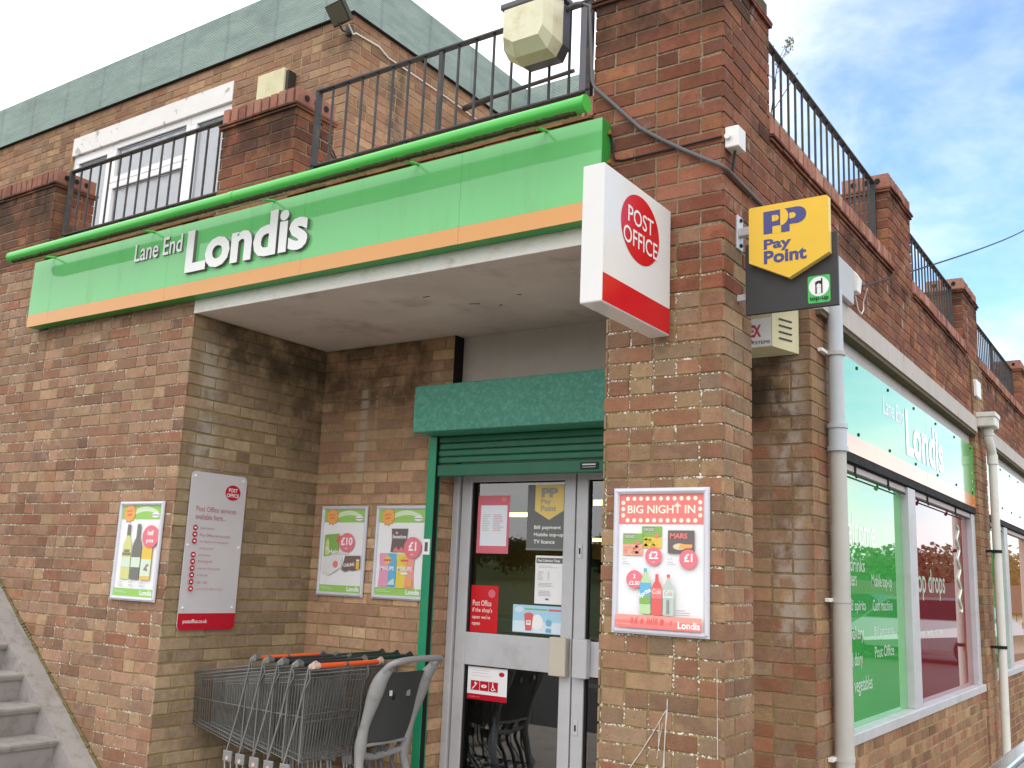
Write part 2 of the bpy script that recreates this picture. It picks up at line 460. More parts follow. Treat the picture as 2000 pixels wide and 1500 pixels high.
M_floor = mk('shop_floor', (110, 104, 96), 0.4, var=0.1, scale=3)
M_inwall = mk('shop_wall', (150, 140, 120), 0.8, var=0.08)
M_tile = mk('ceiling_tile', (120, 112, 96), 0.9, var=0.08)
M_tubelight = mk('lit_tube', (255, 214, 120), 0.5, var=0.0, emit=4.5)
M_paper = mk('paper', (238, 238, 240), 0.5, var=0.015)
M_hedge = mk('twig', (86, 70, 54), 0.9, var=0.2)
M_twigl = mk('dry_leaf', (110, 104, 66), 0.9, var=0.2)
M_steel = mk('polished_rail', (206, 208, 212), 0.16, metal=0.9, var=0.04)
M_paintdrip = mk('paint_drip', (200, 192, 184), 0.6, var=0.05)
M_flood = mk('flood_black', (52, 50, 46), 0.5, var=0.06)
M_floodglass = mk('flood_glass', (96, 92, 80), 0.18, var=0.05)
M_coin = mk('coin_plate', (142, 142, 144), 0.45, metal=0.3, var=0.08)

def flat(name, col, rough=0.4):
    col = tuple(v * 0.74 + 240 * 0.26 for v in col)  # every ink paled, reflected sky mixed into the colour
    return mk('ink_' + name, col, rough, var=0.0, ior=1.4)

# vinyl films on the inside of the shop windows: glossy pane over coloured film
def film_mat(name, col, ior=2.3):
    m = mk(name, col, 0.012, var=0.06, scale=2.0, ior=ior)
    p = m.node_tree.nodes['Principled BSDF']
    p.inputs['Coat Weight'].default_value = 0.5
    p.inputs['Coat IOR'].default_value = 1.6
    p.inputs['Coat Roughness'].default_value = 0.012
    return m
M_fgreen = film_mat('green_film', (0.06, 0.44, 0.085))
M_fred = film_mat('crimson_film', (0.24, 0.012, 0.02))
M_forange = film_mat('orange_film', (0.55, 0.20, 0.05))
M_flet = mk('film_lettering', (206, 226, 208), 0.03, var=0.0, ior=2.2)
M_pglass = glass_mat('door_glass', (0.70, 0.72, 0.70, 1), 0.12)
M_uglass = glass_mat('upper_glass', (0.98, 0.98, 0.98, 1), 0.06)

def felt():
    m = bpy.data.materials.new('ribbed_green_felt')
    m.use_nodes = True
    h = NT(m.node_tree)
    p = m.node_tree.nodes['Principled BSDF']
    geo = h.n('ShaderNodeNewGeometry')
    pos = geo.outputs['Position']
    sep = h.n('ShaderNodeSeparateXYZ')
    h.put(sep.inputs[0], pos)
    rib = h.math('SINE', h.math('MULTIPLY', sep.outputs[2], 2 * math.pi / 0.016))
    n = h.mr(h.noise(h.scalev(pos, (1, 1, 4)), 3.0, 5.0, 0.65), 0.25, 0.75)
    c = h.mix(n, lin((132, 149, 145)), lin((156, 174, 168)))
    c = h.mix(h.mr(h.noise(pos, 3.0, 5.0, 0.6), 0.52, 0.80, 0, 0.30), c, lin((116, 112, 108)))
    # lap joints every 0.62 m along the run
    u = h.math('ADD', sep.outputs[0], sep.outputs[1])
    fr = h.math('FRACT', h.math('DIVIDE', h.math('ADD', u, h.math('MULTIPLY', h.noise(pos, 2.0), 0.06)), 0.62))
    j = h.mr(h.math('ABSOLUTE', h.math('SUBTRACT', fr, 0.5)), 0.0, 0.05, 0.26, 0.0)
    c = h.mix(j, c, lin((86, 92, 92)))
    c = h.mix(h.mr(rib, -1.0, 0.2, 0.18, 0.0), c, lin((80, 98, 92)))
    h.put(p.inputs['Base Color'], c)
    p.inputs['Roughness'].default_value = 0.85
    b = h.n('ShaderNodeBump')
    b.inputs['Strength'].default_value = 0.5
    b.inputs['Distance'].default_value = 0.004
    h.put(b.inputs['Height'], rib)
    h.put(p.inputs['Normal'], b.outputs[0])
    return m
M_felt = felt()

# ---------------------------------------------------------------- mesh builder
class MB:
    def __init__(s):
        s.v, s.f, s.mi, s.sm, s.col, s.mats = [], [], [], [], [], []
    def mid(s, m):
        if m not in s.mats:
            s.mats.append(m)
        return s.mats.index(m)
    def add(s, vs, fs, mat, smooth=False, col=(0, 0, 0)):
        b = len(s.v)
        s.v.extend(vs)
        i = s.mid(mat)
        for f in fs:
            s.f.append([b + k for k in f])
            s.mi.append(i)
            s.sm.append(smooth)
            s.col.append(col)
    def quad(s, a, b, c, d, mat, col=(0, 0, 0)):
        s.add([a, b, c, d], [(0, 1, 2, 3)], mat, False, col)
    def box(s, x0, x1, y0, y1, z0, z1, mat, bev=0.0, M=None):
        if x0 > x1: x0, x1 = x1, x0
        if y0 > y1: y0, y1 = y1, y0
        if z0 > z1: z0, z1 = z1, z0
        if bev <= 0:
            vs = [(x0, y0, z0), (x1, y0, z0), (x1, y1, z0), (x0, y1, z0), (x0, y0, z1), (x1, y0, z1), (x1, y1, z1), (x0, y1, z1)]
            fs = [(0, 3, 2, 1), (4, 5, 6, 7), (0, 1, 5, 4), (1, 2, 6, 5), (2, 3, 7, 6), (3, 0, 4, 7)]
        else:
            b = min(bev, (x1 - x0) * .45, (y1 - y0) * .45, (z1 - z0) * .45)
            bm = bmesh.new()
            bmesh.ops.create_cube(bm, size=1.0)
            for q in bm.verts:
                q.co = Vector(((x0 + x1) / 2 + q.co.x * (x1 - x0), (y0 + y1) / 2 + q.co.y * (y1 - y0), (z0 + z1) / 2 + q.co.z * (z1 - z0)))
            bmesh.ops.bevel(bm, geom=list(bm.edges), offset=b, segments=2, profile=0.5, affect='EDGES')
            bm.verts.index_update()
            vs = [tuple(q.co) for q in bm.verts]
            fs = [tuple(q.index for q in f.verts) for f in bm.faces]
            bm.free()
        if M is not None:
            vs = [tuple(M @ Vector(q)) for q in vs]
        s.add(vs, fs, mat)
    def tube(s, pts, r, mat, n=8, closed=False, caps=True, smooth=True):
        pts = [Vector(p) for p in pts]
        N = len(pts)
        rs = r if isinstance(r, (list, tuple)) else [r] * N
        vs, fs = [], []
        up = None
        for i, p in enumerate(pts):
            if closed:
                t = pts[(i + 1) % N] - pts[i - 1]
            else:
                t = pts[min(i + 1, N - 1)] - pts[max(i - 1, 0)]
            if t.length < 1e-9:
                t = Vector((0, 0, 1))
            t.normalize()
            if up is None:
                up = Vector((0, 0, 1)) if abs(t.z) < 0.9 else Vector((1, 0, 0))
            a = t.cross(up)
            if a.length < 1e-6:
                a = t.cross(Vector((0.3, 1, 0.2)))
            a.normalize()
            b = a.cross(t)
            up = b
            for k in range(n):
                th = 2 * math.pi * (k + 0.5) / n
                vs.append(tuple(p + (a * math.cos(th) + b * math.sin(th)) * rs[i]))
        M_ = N if closed else N - 1
        for i in range(M_):
            j = (i + 1) % N
            for k in range(n):
                q = (k + 1) % n
                fs.append((i * n + k, i * n + q, j * n + q, j * n + k))
        s.add(vs, fs, mat, smooth and n > 4)
        if caps and not closed:
            s.add(vs[:n], [tuple(range(n - 1, -1, -1))], mat)
            s.add(vs[-n:], [tuple(range(n))], mat)
    def prism(s, poly, O, U, Vv, Nn, d0, d1, mat, side=None):
        O, U, Vv, Nn = Vector(O), Vector(U), Vector(Vv), Vector(Nn)
        n = len(poly)
        a = [tuple(O + U * x + Vv * y + Nn * d0) for x, y in poly]
        b = [tuple(O + U * x + Vv * y + Nn * d1) for x, y in poly]
        s.add(a + b, [tuple(range(n - 1, -1, -1)), tuple(range(n, 2 * n))], mat)
        s.add(a + b, [(k, (k + 1) % n, n + (k + 1) % n, n + k) for k in range(n)], side or mat)
    def build(s, name, parent=None, origin=None, brick=False):
        me = bpy.data.meshes.new(name)
        o0 = Vector(origin) if origin is not None else (Vector(ORG[parent.name]) if parent is not None else Vector((0, 0, 0)))
        me.from_pydata([tuple(Vector(p) - o0) for p in s.v], [], s.f)
        for m in s.mats:
            me.materials.append(m)
        me.polygons.foreach_set('material_index', s.mi)
        me.polygons.foreach_set('use_smooth', s.sm)
        if brick:
            at = me.color_attributes.new('brick', 'FLOAT_COLOR', 'CORNER')
            buf = []
            for c, f in zip(s.col, s.f):
                buf.extend((c[0], c[1], c[2], 1.0) * len(f))
            at.data.foreach_set('color', buf)
        me.update()
        o = bpy.data.objects.new(name, me)
        COL.objects.link(o)
        if parent is not None:
            o.parent = parent
        else:
            o.location = o0
        ORG[o.name] = tuple(o0)
        return o

ORG = {}

def tag(o, label, cat=None, group=None, kind=None):
    if label: o['label'] = label
    if cat: o['category'] = cat
    if group: o['group'] = group
    if kind: o['kind'] = kind
    return o

def thing(name, loc, label, cat, group=None):
    o = bpy.data.objects.new(name, None)
    o.empty_display_size = 0.1
    COL.objects.link(o)
    o.location = loc
    ORG[o.name] = tuple(loc)
    return tag(o, label, cat, group)

def structure(name, mb, label=None):
    o = mb.build(name)
    o['kind'] = 'structure'
    if label: o['label'] = label
    return o

def copy_tree(o, parent=None):
    kids = list(o.children)
    c = o.copy()
    COL.objects.link(c)
    c.parent = parent
    ORG[c.name] = ORG.get(o.name, (0, 0, 0))
    for k in kids:
        copy_tree(k, c)
    return c

# ---------------------------------------------------------------- lettering and flat print
TXT = {}

def text_mesh(s, bold=0.0, ex=0.0, shear=0.0, space=1.0):
    key = (s, bold, ex, shear, space)
    if key in TXT:
        return TXT[key]
    cu = bpy.data.curves.new('lettering', 'FONT')
    cu.body = s
    cu.offset = bold
    cu.extrude = ex
    cu.shear = shear
    cu.space_character = space
    cu.resolution_u = 3
    ob = bpy.data.objects.new('lettering', cu)
    COL.objects.link(ob)
    dg = bpy.context.evaluated_depsgraph_get()
    me = bpy.data.meshes.new_from_object(ob.evaluated_get(dg))
    vs = [tuple(v.co) for v in me.vertices]
    fs = [tuple(p.vertices) for p in me.polygons]
    nz = [p.normal.z for p in me.polygons]
    bpy.data.objects.remove(ob)
    bpy.data.curves.remove(cu)
    bpy.data.meshes.remove(me)
    x0 = min(v[0] for v in vs); x1 = max(v[0] for v in vs)
    y0 = min(v[1] for v in vs); y1 = max(v[1] for v in vs)
    vs = [((v[0] - x0) / (x1 - x0), (v[1] - y0) / (y1 - y0), v[2]) for v in vs]
    TXT[key] = (vs, fs, nz, (x1 - x0) / (y1 - y0))
    return TXT[key]

class Art:
    """flat print on a plane: local x (U), y (V), layers stacked outwards along N"""
    def __init__(s, mb, O, U, V, N, step=0.0008):
        s.mb, s.O, s.U, s.V, s.N, s.step, s.k = mb, Vector(O), Vector(U).normalized(), Vector(V).normalized(), Vector(N).normalized(), step, 0
    def P(s, x, y, d=0.0):
        return tuple(s.O + s.U * x + s.V * y + s.N * (d + s.k * s.step))
    def up(s):
        s.k += 1
        return s
    def poly(s, pts, mat):
        s.up()
        s.mb.add([s.P(x, y) for x, y in pts], [tuple(range(len(pts)))], mat)
    def rect(s, x0, y0, x1, y1, mat):
        s.poly([(x0, y0), (x1, y0), (x1, y1), (x0, y1)], mat)
    def rrect(s, x0, y0, x1, y1, r, mat):
        pts = []
        for cx, cy, a0 in ((x1 - r, y0 + r, -90), (x1 - r, y1 - r, 0), (x0 + r, y1 - r, 90), (x0 + r, y0 + r, 180)):
            for k in range(5):
                a = rad(a0 + 22.5 * k)
                pts.append((cx + r * math.cos(a), cy + r * math.sin(a)))
        s.poly(pts, mat)
    def ell(s, cx, cy, rx, ry, mat, n=28):
        s.poly([(cx + rx * math.cos(2 * math.pi * k / n), cy + ry * math.sin(2 * math.pi * k / n)) for k in range(n)], mat)
    def text(s, t, x0, y0, x1=None, y1=None, mat=None, h=None, bold=0.0, shear=0.0, align='L', rot=0.0):
        vs, fs, nz, asp = text_mesh(t, bold, 0.0, shear)
        hh = h if h is not None else y1 - y0
        w = (x1 - x0) if x1 is not None else hh * asp
        if align == 'C':
            x0 -= w / 2
        s.up()
        c, sn = math.cos(rot), math.sin(rot)
        s.mb.add([s.P(x0 + v[0] * w * c - v[1] * hh * sn, y0 + v[0] * w * sn + v[1] * hh * c) for v in vs], fs, mat)
    def lines(s, x0, x1, y, dy, n, th, mat, seed=1):
        rnd = random.Random(seed)
        for i in range(n):
            q = rnd.uniform(0.6, 1.0)
            s.rect(x0, y - i * dy, x0 + (x1 - x0) * q, y - i * dy + th, mat)
            s.k -= 1
        s.up()

def raised_text(mb, t, O, U, V, N, w, hgt, depth, face, side, bold=0.0):
    vs, fs, nz, asp = text_mesh(t, bold, 0.5)
    O, U, V, N = Vector(O), Vector(U), Vector(V), Vector(N)
    P = [tuple(O + U * (v[0] * w) + V * (v[1] * hgt) + N * ((v[2] + 0.5) * depth)) for v in vs]
    mb.add(P, [f for f, z in zip(fs, nz) if abs(z) > 0.5], face)
    mb.add(P, [f for f, z in zip(fs, nz) if abs(z) <= 0.5], side)

# ---------------------------------------------------------------- brickwork
def brick_wall(mb, ax, c, n, u0, u1, z0, z1, kind, holes=(), anchor=None, first=0, seed=1, split=0.1, thick=0.10, e0=0.0, e1=0.0, kind_low=None, zsw=0.0,
               both=True):
    """ax 'x'/'y': the axis of the wall's normal, n its sign, c the face plane; u runs along the other axis"""
    rnd = random.Random(seed)
    bmat, mmat = BM[kind]
    J = 0.010
    def pt(u, h, z):
        return (u, c + n * h, z) if ax == 'y' else (c + n * h, u, z)
    if anchor is None:
        anchor = u0
    k0 = int(math.floor(z0 / 0.075))
    k1 = int(math.ceil(z1 / 0.075))
    for k in range(k0, k1):
        za, zb = k * 0.075 + J / 2, (k + 1) * 0.075 - J / 2
        za, zb = max(za, z0), min(zb, z1)
        if zb - za < 0.012:
            continue
        zm = (za + zb) / 2
        spans = [(u0, u1)]
        for (a, b, hz0, hz1) in holes:
            if hz0 < zm < hz1:
                ns = []
                for (p, q) in spans:
                    if b <= p or a >= q:
                        ns.append((p, q))
                    else:
                        if a > p: ns.append((p, a))
                        if b < q: ns.append((b, q))
                spans = ns
        par = (k + first) % 2
        # joints, laid from the anchor in both directions
        off = 0.0 if par == 0 else -0.1125
        if kind in ('red', 'upper') and k % 3 == 0:
            off += 0.0
        js = []
        i0 = int(math.floor((u0 - anchor) / 0.225)) - 2
        i1 = int(math.ceil((u1 - anchor) / 0.225)) + 2
        for i in range(i0, i1):
            p = anchor + off + i * 0.225
            js.append(p)
            if rnd.random() < split:
                js.append(p + 0.1125 + rnd.uniform(-0.006, 0.006))
        for a, b in zip(js[:-1], js[1:]):
            if abs(a - anchor) < 1e-6 or abs(b - anchor) < 1e-6 or True:
                col0 = None
            for (p, q) in spans:
                ua, ub = max(a + J / 2 if a > p + 1e-6 else p, p), min(b - J / 2 if b < q - 1e-6 else q, q)
                if ub - ua < 0.02:
                    continue
                rr = random.Random(hash((round(anchor * 100), k, seed // 100)) & 0xffffff) if (abs(a - anchor) < 0.01 or abs(b - anchor) < 0.01 or (a < anchor < b)) else rnd
                colr = (rr.random(), rr.random(), rr.random())
                hj = rnd.uniform(-0.0012, 0.0012)
                t0, t1 = rnd.uniform(-0.0012, 0.0012), rnd.uniform(-0.0012, 0.0012)
                zj0, zj1 = rnd.uniform(-0.0015, 0.0015), rnd.uniform(-0.0015, 0.0015)
                ch = 0.0026
                bm_, mm_ = BM[kind_low] if (kind_low and zm < zsw + rnd.uniform(-0.25, 0.25)) else (bmat, mmat)
                O = [(ua, za + zj0), (ub, za + zj0 + t1), (ub, zb + zj1 + t1), (ua, zb + zj1)]
                I = [(ua + ch, za + zj0 + ch), (ub - ch, za + zj0 + t1 + ch), (ub - ch, zb + zj1 + t1 - ch), (ua + ch, zb + zj1 - ch)]
                wob = [(rnd.uniform(-1, 1) * 0.0013, rnd.uniform(-1, 1) * 0.0013) for _ in range(4)]
                wave = 0.0022 * mnoise.noise(((ua + ub) * 1.6, k * 0.37, seed * 0.1))
                O = [(a_ + w_[0], b_ + w_[1] + wave) for (a_, b_), w_ in zip(O, wob)]
                I = [(a_ + w_[0] + rnd.uniform(-1, 1) * 0.0008, b_ + w_[1] + wave) for (a_, b_), w_ in zip(I, wob)]
                hs = (hj + t0, hj - t0, hj - t0, hj + t0)
                vs = [pt(u, h, z) for (u, z), h in zip(I, hs)] + [pt(u, h - ch, z) for (u, z), h in zip(O, hs)] + [pt(u, -0.012, z) for (u, z) in O]
                fs = [(0, 1, 2, 3)]
                for e in range(4):
                    g = (e + 1) % 4
                    fs.append((e, 4 + e, 4 + g, g))
                    fs.append((4 + e, 8 + e, 8 + g, 4 + g))
                mb.add(vs, fs, bm_, False, colr)
    # mortar bed
    def bed(a, b, za, zb, mm):
        if b - a < 0.004 or zb - za < 0.004:
            return
        h0, h1 = -0.0045, -thick
        if ax == 'y':
            mb.box(a, b, c + n * h0, c + n * h1, za, zb, mm)
        else:
            mb.box(c + n * h0, c + n * h1, a, b, za, zb, mm)
    cuts = sorted({z0, z1} | {min(max(h[2], z0), z1) for h in holes} | {min(max(h[3], z0), z1) for h in holes} | ({zsw} if kind_low and z0 < zsw < z1 else set()))
    for za, zb in zip(cuts[:-1], cuts[1:]):
        zm = (za + zb) / 2
        mm = BM[kind_low][1] if (kind_low and zm < zsw) else mmat
        spans = [(u0 + e0, u1 - e1)]
        for (a, b, hz0, hz1) in holes:
            if hz0 < zm < hz1:
                ns = []
                for (p, q) in spans:
                    if b <= p or a >= q:
                        ns.append((p, q))
                    else:
                        if a > p: ns.append((p, a))
                        if b < q: ns.append((b, q))
                spans = ns
        for p, q in spans:
            bed(p, q, za, zb, mm)

def coping(mb, ax, c, n, u0, u1, ztop, depth, seed=1, end0=False, end1=False, tile_over=0.018):
    """brick-on-edge coping over two courses of creasing tiles; the run goes along u"""
    rnd = random.Random(seed)
    bmat, mmat = BM['cope']
    u = u0
    while u < u1 - 0.01:
        w = min(0.061, u1 - u)
        j = rnd.uniform(-0.003, 0.003)
        colr = (rnd.random(), rnd.random(), rnd.random())
        a, b = c + n * (0.004 + j), c - n * depth
        tmp = MB()
        if ax == 'y':
            tmp.box(u, u + w, min(a, b), max(a, b), ztop - 0.104, ztop + rnd.uniform(-0.003, 0.002), bmat, 0.003)
        else:
            tmp.box(min(a, b), max(a, b), u, u + w, ztop - 0.104, ztop + rnd.uniform(-0.003, 0.002), bmat, 0.003)
        mb.add(tmp.v, tmp.f, bmat, False, colr)
        u += 0.075
    a, b = c - n * 0.011, c - n * (depth - 0.006)
    if ax == 'y':
        mb.box(u0 + 0.006, u1 - 0.006, min(a, b), max(a, b), ztop - 0.103, ztop - 0.012, mmat)
    else:
        mb.box(min(a, b), max(a, b), u0 + 0.006, u1 - 0.006, ztop - 0.103, ztop - 0.012, mmat)
    # tiles
    bmat, mmat = BM['red']
    for lvl, (zt, ov) in enumerate(((ztop - 0.108, tile_over + 0.006), (ztop - 0.128, tile_over - 0.004))):
        u = u0 - (tile_over if end0 else 0)
        ue = u1 + (tile_over if end1 else 0)
        while u < ue - 0.005:
            w = min(0.165, ue - u - 0.0)
            j = rnd.uniform(-0.004, 0.004)
            colr = (rnd.random(), rnd.random(), rnd.random() * 0.6)
            a, b = c + n * (ov + j), c - n * (depth + ov)
            tmp = MB()
            if ax == 'y':
                tmp.box(u, u + w - 0.004, min(a, b), max(a, b), zt - 0.014, zt, bmat)
            else:
                tmp.box(min(a, b), max(a, b), u, u + w - 0.004, zt - 0.014, zt, bmat)
            mb.add(tmp.v, tmp.f, bmat, False, colr)
            u += 0.165
    a, b = c - n * 0.004, c - n * (depth - 0.004)
    if ax == 'y':
        mb.box(u0 + 0.007, u1 - 0.007, min(a, b), max(a, b), ztop - 0.145, ztop - 0.1035, mmat)
    else:
        mb.box(min(a, b), max(a, b), u0 + 0.007, u1 - 0.007, ztop - 0.145, ztop - 0.1035, mmat)

XR = 3.605          # right facade plane
COP = 3.85          # top of the parapet coping
PT = 4.47           # top of the parapet piers
SOF = 3.088         # soffit

shop = thing('shop_building', (0, 0, 0), 'two storey brick corner shop building with recessed entrance and roof terrace parapet', 'building')

def wall(fn, name='brick_wall', label=None):
    mb = MB()
    fn(mb)
    o = mb.build(name, shop, brick=True)
    if label: o['label'] = label
    return o

# ground floor front wall left of the entrance, and the parapet band over the entrance
wall(lambda b: brick_wall(b, 'y', 0.0, -1, -7.0, 0.0, 0.0, 3.705, 'front', anchor=0.0, seed=101, split=0.42, e1=0.0105, thick=0.2, kind_low='front'),
     label='pinkish tan brick wall beside the entrance')
wall(lambda b: brick_wall(b, 'y', 0.0, -1, 0.0, 2.926, 3.166, 3.705, 'red', anchor=0.0, seed=12, split=0.1, thick=0.2))
# recess: side, back, door reveal
wall(lambda b: brick_wall(b, 'x', 0.0, 1, 0.0, 1.26, 0.0, 3.086, 'rside', anchor=0.0, first=1, seed=102, split=0.06, e0=0.0105, thick=0.2),
     label='grey tan side wall of the recess with black mould under the soffit')
def _rb(b):
    brick_wall(b, 'y', 1.2, -1, 0.001, 1.2, 2.69, 3.086, 'rback', anchor=0.0, seed=14, split=0.08)
    brick_wall(b, 'y', 1.2, -1, 0.001, 1.14, 0.0, 2.69, 'rback', anchor=0.0, seed=15, split=0.08, e1=0.0105)
    brick_wall(b, 'x', 1.14, 1, 1.2, 1.42, 0.0, 2.69, 'rback', anchor=1.2, first=1, seed=16, e0=0.0105)
wall(_rb, label='buff back wall of the recess with pale vertical runs')
# side wall behind the corner pier
def _sec(b):
    brick_wall(b, 'y', 1.2, -1, 3.05, XR, 0.0, 3.086, 'second', anchor=XR, seed=217, split=0.45, e1=0.0105, thick=0.2)
    brick_wall(b, 'x', XR, 1, 1.2, 1.74, 0.0, 3.0, 'second', anchor=1.2, first=1, seed=218, split=0.1, e0=0.0105, thick=0.3)
wall(_sec, label='brown brick return wall with white lime bloom')
# the corner pier
def _pier(b):
    brick_wall(b, 'y', 0.0, -1, 3.025, XR, 0.0, 3.086, 'red', anchor=XR, seed=319, split=0.5, e0=0.0105, e1=0.0105, thick=0.15, kind_low='pier', zsw=2.9)
    brick_wall(b, 'x', XR, 1, 0.0, 0.33, 0.0, 3.086, 'red', anchor=0.0, first=1, seed=320, split=0.2, e0=0.0105, e1=0.0105, thick=0.15, kind_low='pier', zsw=2.9)
    brick_wall(b, 'x', 3.025, -1, 0.0, 0.33, 0.0, 3.086, 'pier', anchor=0.0, first=1, seed=321, e0=0.0105, e1=0.0105)
    brick_wall(b, 'y', 0.33, 1, 3.025, XR, 0.0, 3.086, 'pier', anchor=XR, seed=322, e0=0.0105, e1=0.0105)
wall(_pier, 'brick_pier', label='corner pier with white flecked mortar')
def _upier(b):
    brick_wall(b, 'y', 0.0, -1, 2.926, XR, 3.0865, PT - 0.125, 'red', anchor=XR, seed=423, split=0.12, e0=0.0105, e1=0.0105, thick=0.25)
    brick_wall(b, 'x', XR, 1, 0.0, 0.60, 3.0865, PT - 0.125, 'red', anchor=0.0, first=1, seed=424, split=0.2, e0=0.0105, e1=0.0, thick=0.25)
    brick_wall(b, 'x', 2.926, -1, 0.0, 0.60, 3.0865, PT - 0.125, 'red', anchor=0.0, first=1, seed=425, e0=0.0105)
    brick_wall(b, 'y', 0.60, 1, 2.926, XR, 3.705, PT - 0.125, 'red', anchor=XR, seed=426, e0=0.0105, e1=0.0105)
    coping(b, 'y', 0.0, -1, 2.926, XR, PT, 0.6, 5, True, True)
wall(_upier, 'brick_pier', label='red brick parapet pier over the corner')
# right facade: parapet, dado, pilaster
wall(lambda b: brick_wall(b, 'x', XR, 1, 0.60, 12.5, 3.142, 3.705, 'red', anchor=0.0, first=1, seed=27, split=0.12, thick=0.2))
wall(lambda b: brick_wall(b, 'x', XR, 1, 0.335, 1.74, 3.0865, 3.142, 'red', anchor=0.0, seed=28, thick=0.2))
wall(lambda b: (brick_wall(b, 'x', XR, 1, 1.74, 6.06, 0.0, 0.672, 'dado', anchor=0.0, seed=29, split=0.15),
                brick_wall(b, 'x', XR, 1, 6.62, 12.5, 0.0, 0.72, 'dado', anchor=0.0, seed=30, split=0.15)))
def _pil(b):
    brick_wall(b, 'x', XR + 0.02, 1, 6.06, 6.62, 0.0, 3.705, 'second', anchor=6.06, first=1, seed=31, split=0.1, e0=0.0105, e1=0.0105, thick=0.2)
    brick_wall(b, 'y', 6.06, -1, 3.4, XR + 0.02, 0.0, 3.14, 'second', anchor=XR + 0.02, seed=32, e1=0.0105)
wall(_pil, 'brick_pier')
# parapet copings and piers
def _cop(b):
    coping(b, 'y', 0.0, -1, -1.85, 0.09, COP, 0.24, 1)
    coping(b, 'y', 0.0, -1, 0.79, 2.926, COP, 0.24, 2)
mbc = MB(); _cop(mbc); mbc.build('coping', shop, brick=True)
mbc = MB()
coping(mbc, 'x', XR, 1, 0.60, 3.07, COP, 0.24, 3)
coping(mbc, 'x', XR, 1, 3.72, 5.87, COP, 0.24, 4)
coping(mbc, 'x', XR, 1, 6.60, 9.75, COP, 0.24, 6)
mbc.build('coping', shop, brick=True)
def ppier(ax, u0, u1, seed):
    mb = MB()
    z0, z1 = 3.705, PT - 0.125
    if ax == 'y':
        brick_wall(mb, 'y', 0.0, -1, u0, u1, z0, z1, 'red', anchor=u1, seed=seed, split=0.15, e0=0.0105, e1=0.0105)
        brick_wall(mb, 'x', u1, 1, 0.0, 0.33, z0, z1, 'red', anchor=0.0, first=1, seed=seed + 1, e0=0.0105, e1=0.0105)
        brick_wall(mb, 'x', u0, -1, 0.0, 0.33, z0, z1, 'red', anchor=0.0, first=1, seed=seed + 2, e0=0.0105, e1=0.0105)
        brick_wall(mb, 'y', 0.33, 1, u0, u1, z0, z1, 'red', anchor=u1, seed=seed + 3, e0=0.0105, e1=0.0105)
        coping(mb, 'y', 0.0, -1, u0, u1, PT, 0.33, seed, True, True)
    else:
        brick_wall(mb, 'x', XR, 1, u0, u1, z0, z1, 'red', anchor=u0, seed=seed, split=0.15, e0=0.0105, e1=0.0105)
        brick_wall(mb, 'y', u0, -1, XR - 0.33, XR, z0, z1, 'red', anchor=XR, first=1, seed=seed + 1, e0=0.0105, e1=0.0105)
        brick_wall(mb, 'y', u1, 1, XR - 0.33, XR, z0, z1, 'red', anchor=XR, first=1, seed=seed + 2, e0=0.0105, e1=0.0105)
        brick_wall(mb, 'x', XR - 0.33, -1, u0, u1, z0, z1, 'red', anchor=u0, seed=seed + 3, e0=0.0105, e1=0.0105)
        coping(mb, 'x', XR, 1, u0, u1, PT, 0.33, seed, True, True)
    # frog holes on the end bricks
    return mb
for (ax, a, b, s) in (('y', -7.0, -1.85, 500), ('y', 0.09, 0.79, 600), ('x', 3.07, 3.72, 700), ('x', 5.87, 6.60, 800), ('x', 9.75, 10.4, 900)):
    mb = ppier(ax, a, b, s)
    for q in range(3):
        if ax == 'y':
            P0 = (b + 0.0035, 0.075 + 0.085 * q, PT - 0.052); mb.tube([P0, (P0[0] + 0.004, P0[1], P0[2])], 0.02, M_dark, 10)
        else:
            P0 = (XR - 0.075 - 0.085 * q, a - 0.0035, PT - 0.052); mb.tube([P0, (P0[0], P0[1] - 0.004, P0[2])], 0.02, M_dark, 10)
    mb.build('parapet_pier', shop, brick=True)

# upper storey
WX0, WX1, WZ0, WZ1 = -3.79, -1.39, 4.30, 5.65
wall(lambda b: brick_wall(b, 'y', 1.2, -1, -7.5, 0.0, 3.85, 5.868, 'upper', holes=((WX0, WX1, WZ0, WZ1),), anchor=0.0, seed=1041, split=0.22, e1=0.0105),
     label='upper storey wall with the white bay of windows')
wall(lambda b: brick_wall(b, 'x', 0.0, 1, 1.2, 3.7, 3.85, 5.92, 'upper', anchor=1.2, first=1, seed=1042, split=0.22, e0=0.0105, e1=0.0))
wall(lambda b: brick_wall(b, 'y', 3.68, -1, 0.0, 1.9, 3.85, 5.92, 'upper', anchor=0.0, seed=43, split=0.2))
mb = MB()
FZ0, FZ1 = 5.868, 6.33
mb.prism([(-7.5, 1.178), (0.022, 1.178), (0.022, 3.658), (1.95, 3.658), (1.95, 9.0), (-7.5, 9.0)], (0, 0, FZ0), (1, 0, 0), (0, 1, 0), (0, 0, 1), 0, FZ1 - FZ0, M_felt)
mb.prism([(-7.5, 1.170), (0.030, 1.170), (0.030, 3.650), (1.958, 3.650), (1.958, 9.0), (-7.5, 9.0)], (0, 0, FZ0 - 0.010), (1, 0, 0), (0, 1, 0), (0, 0, 1), 0, 0.0095, M_dark)
mb.build('roof_fascia', shop)
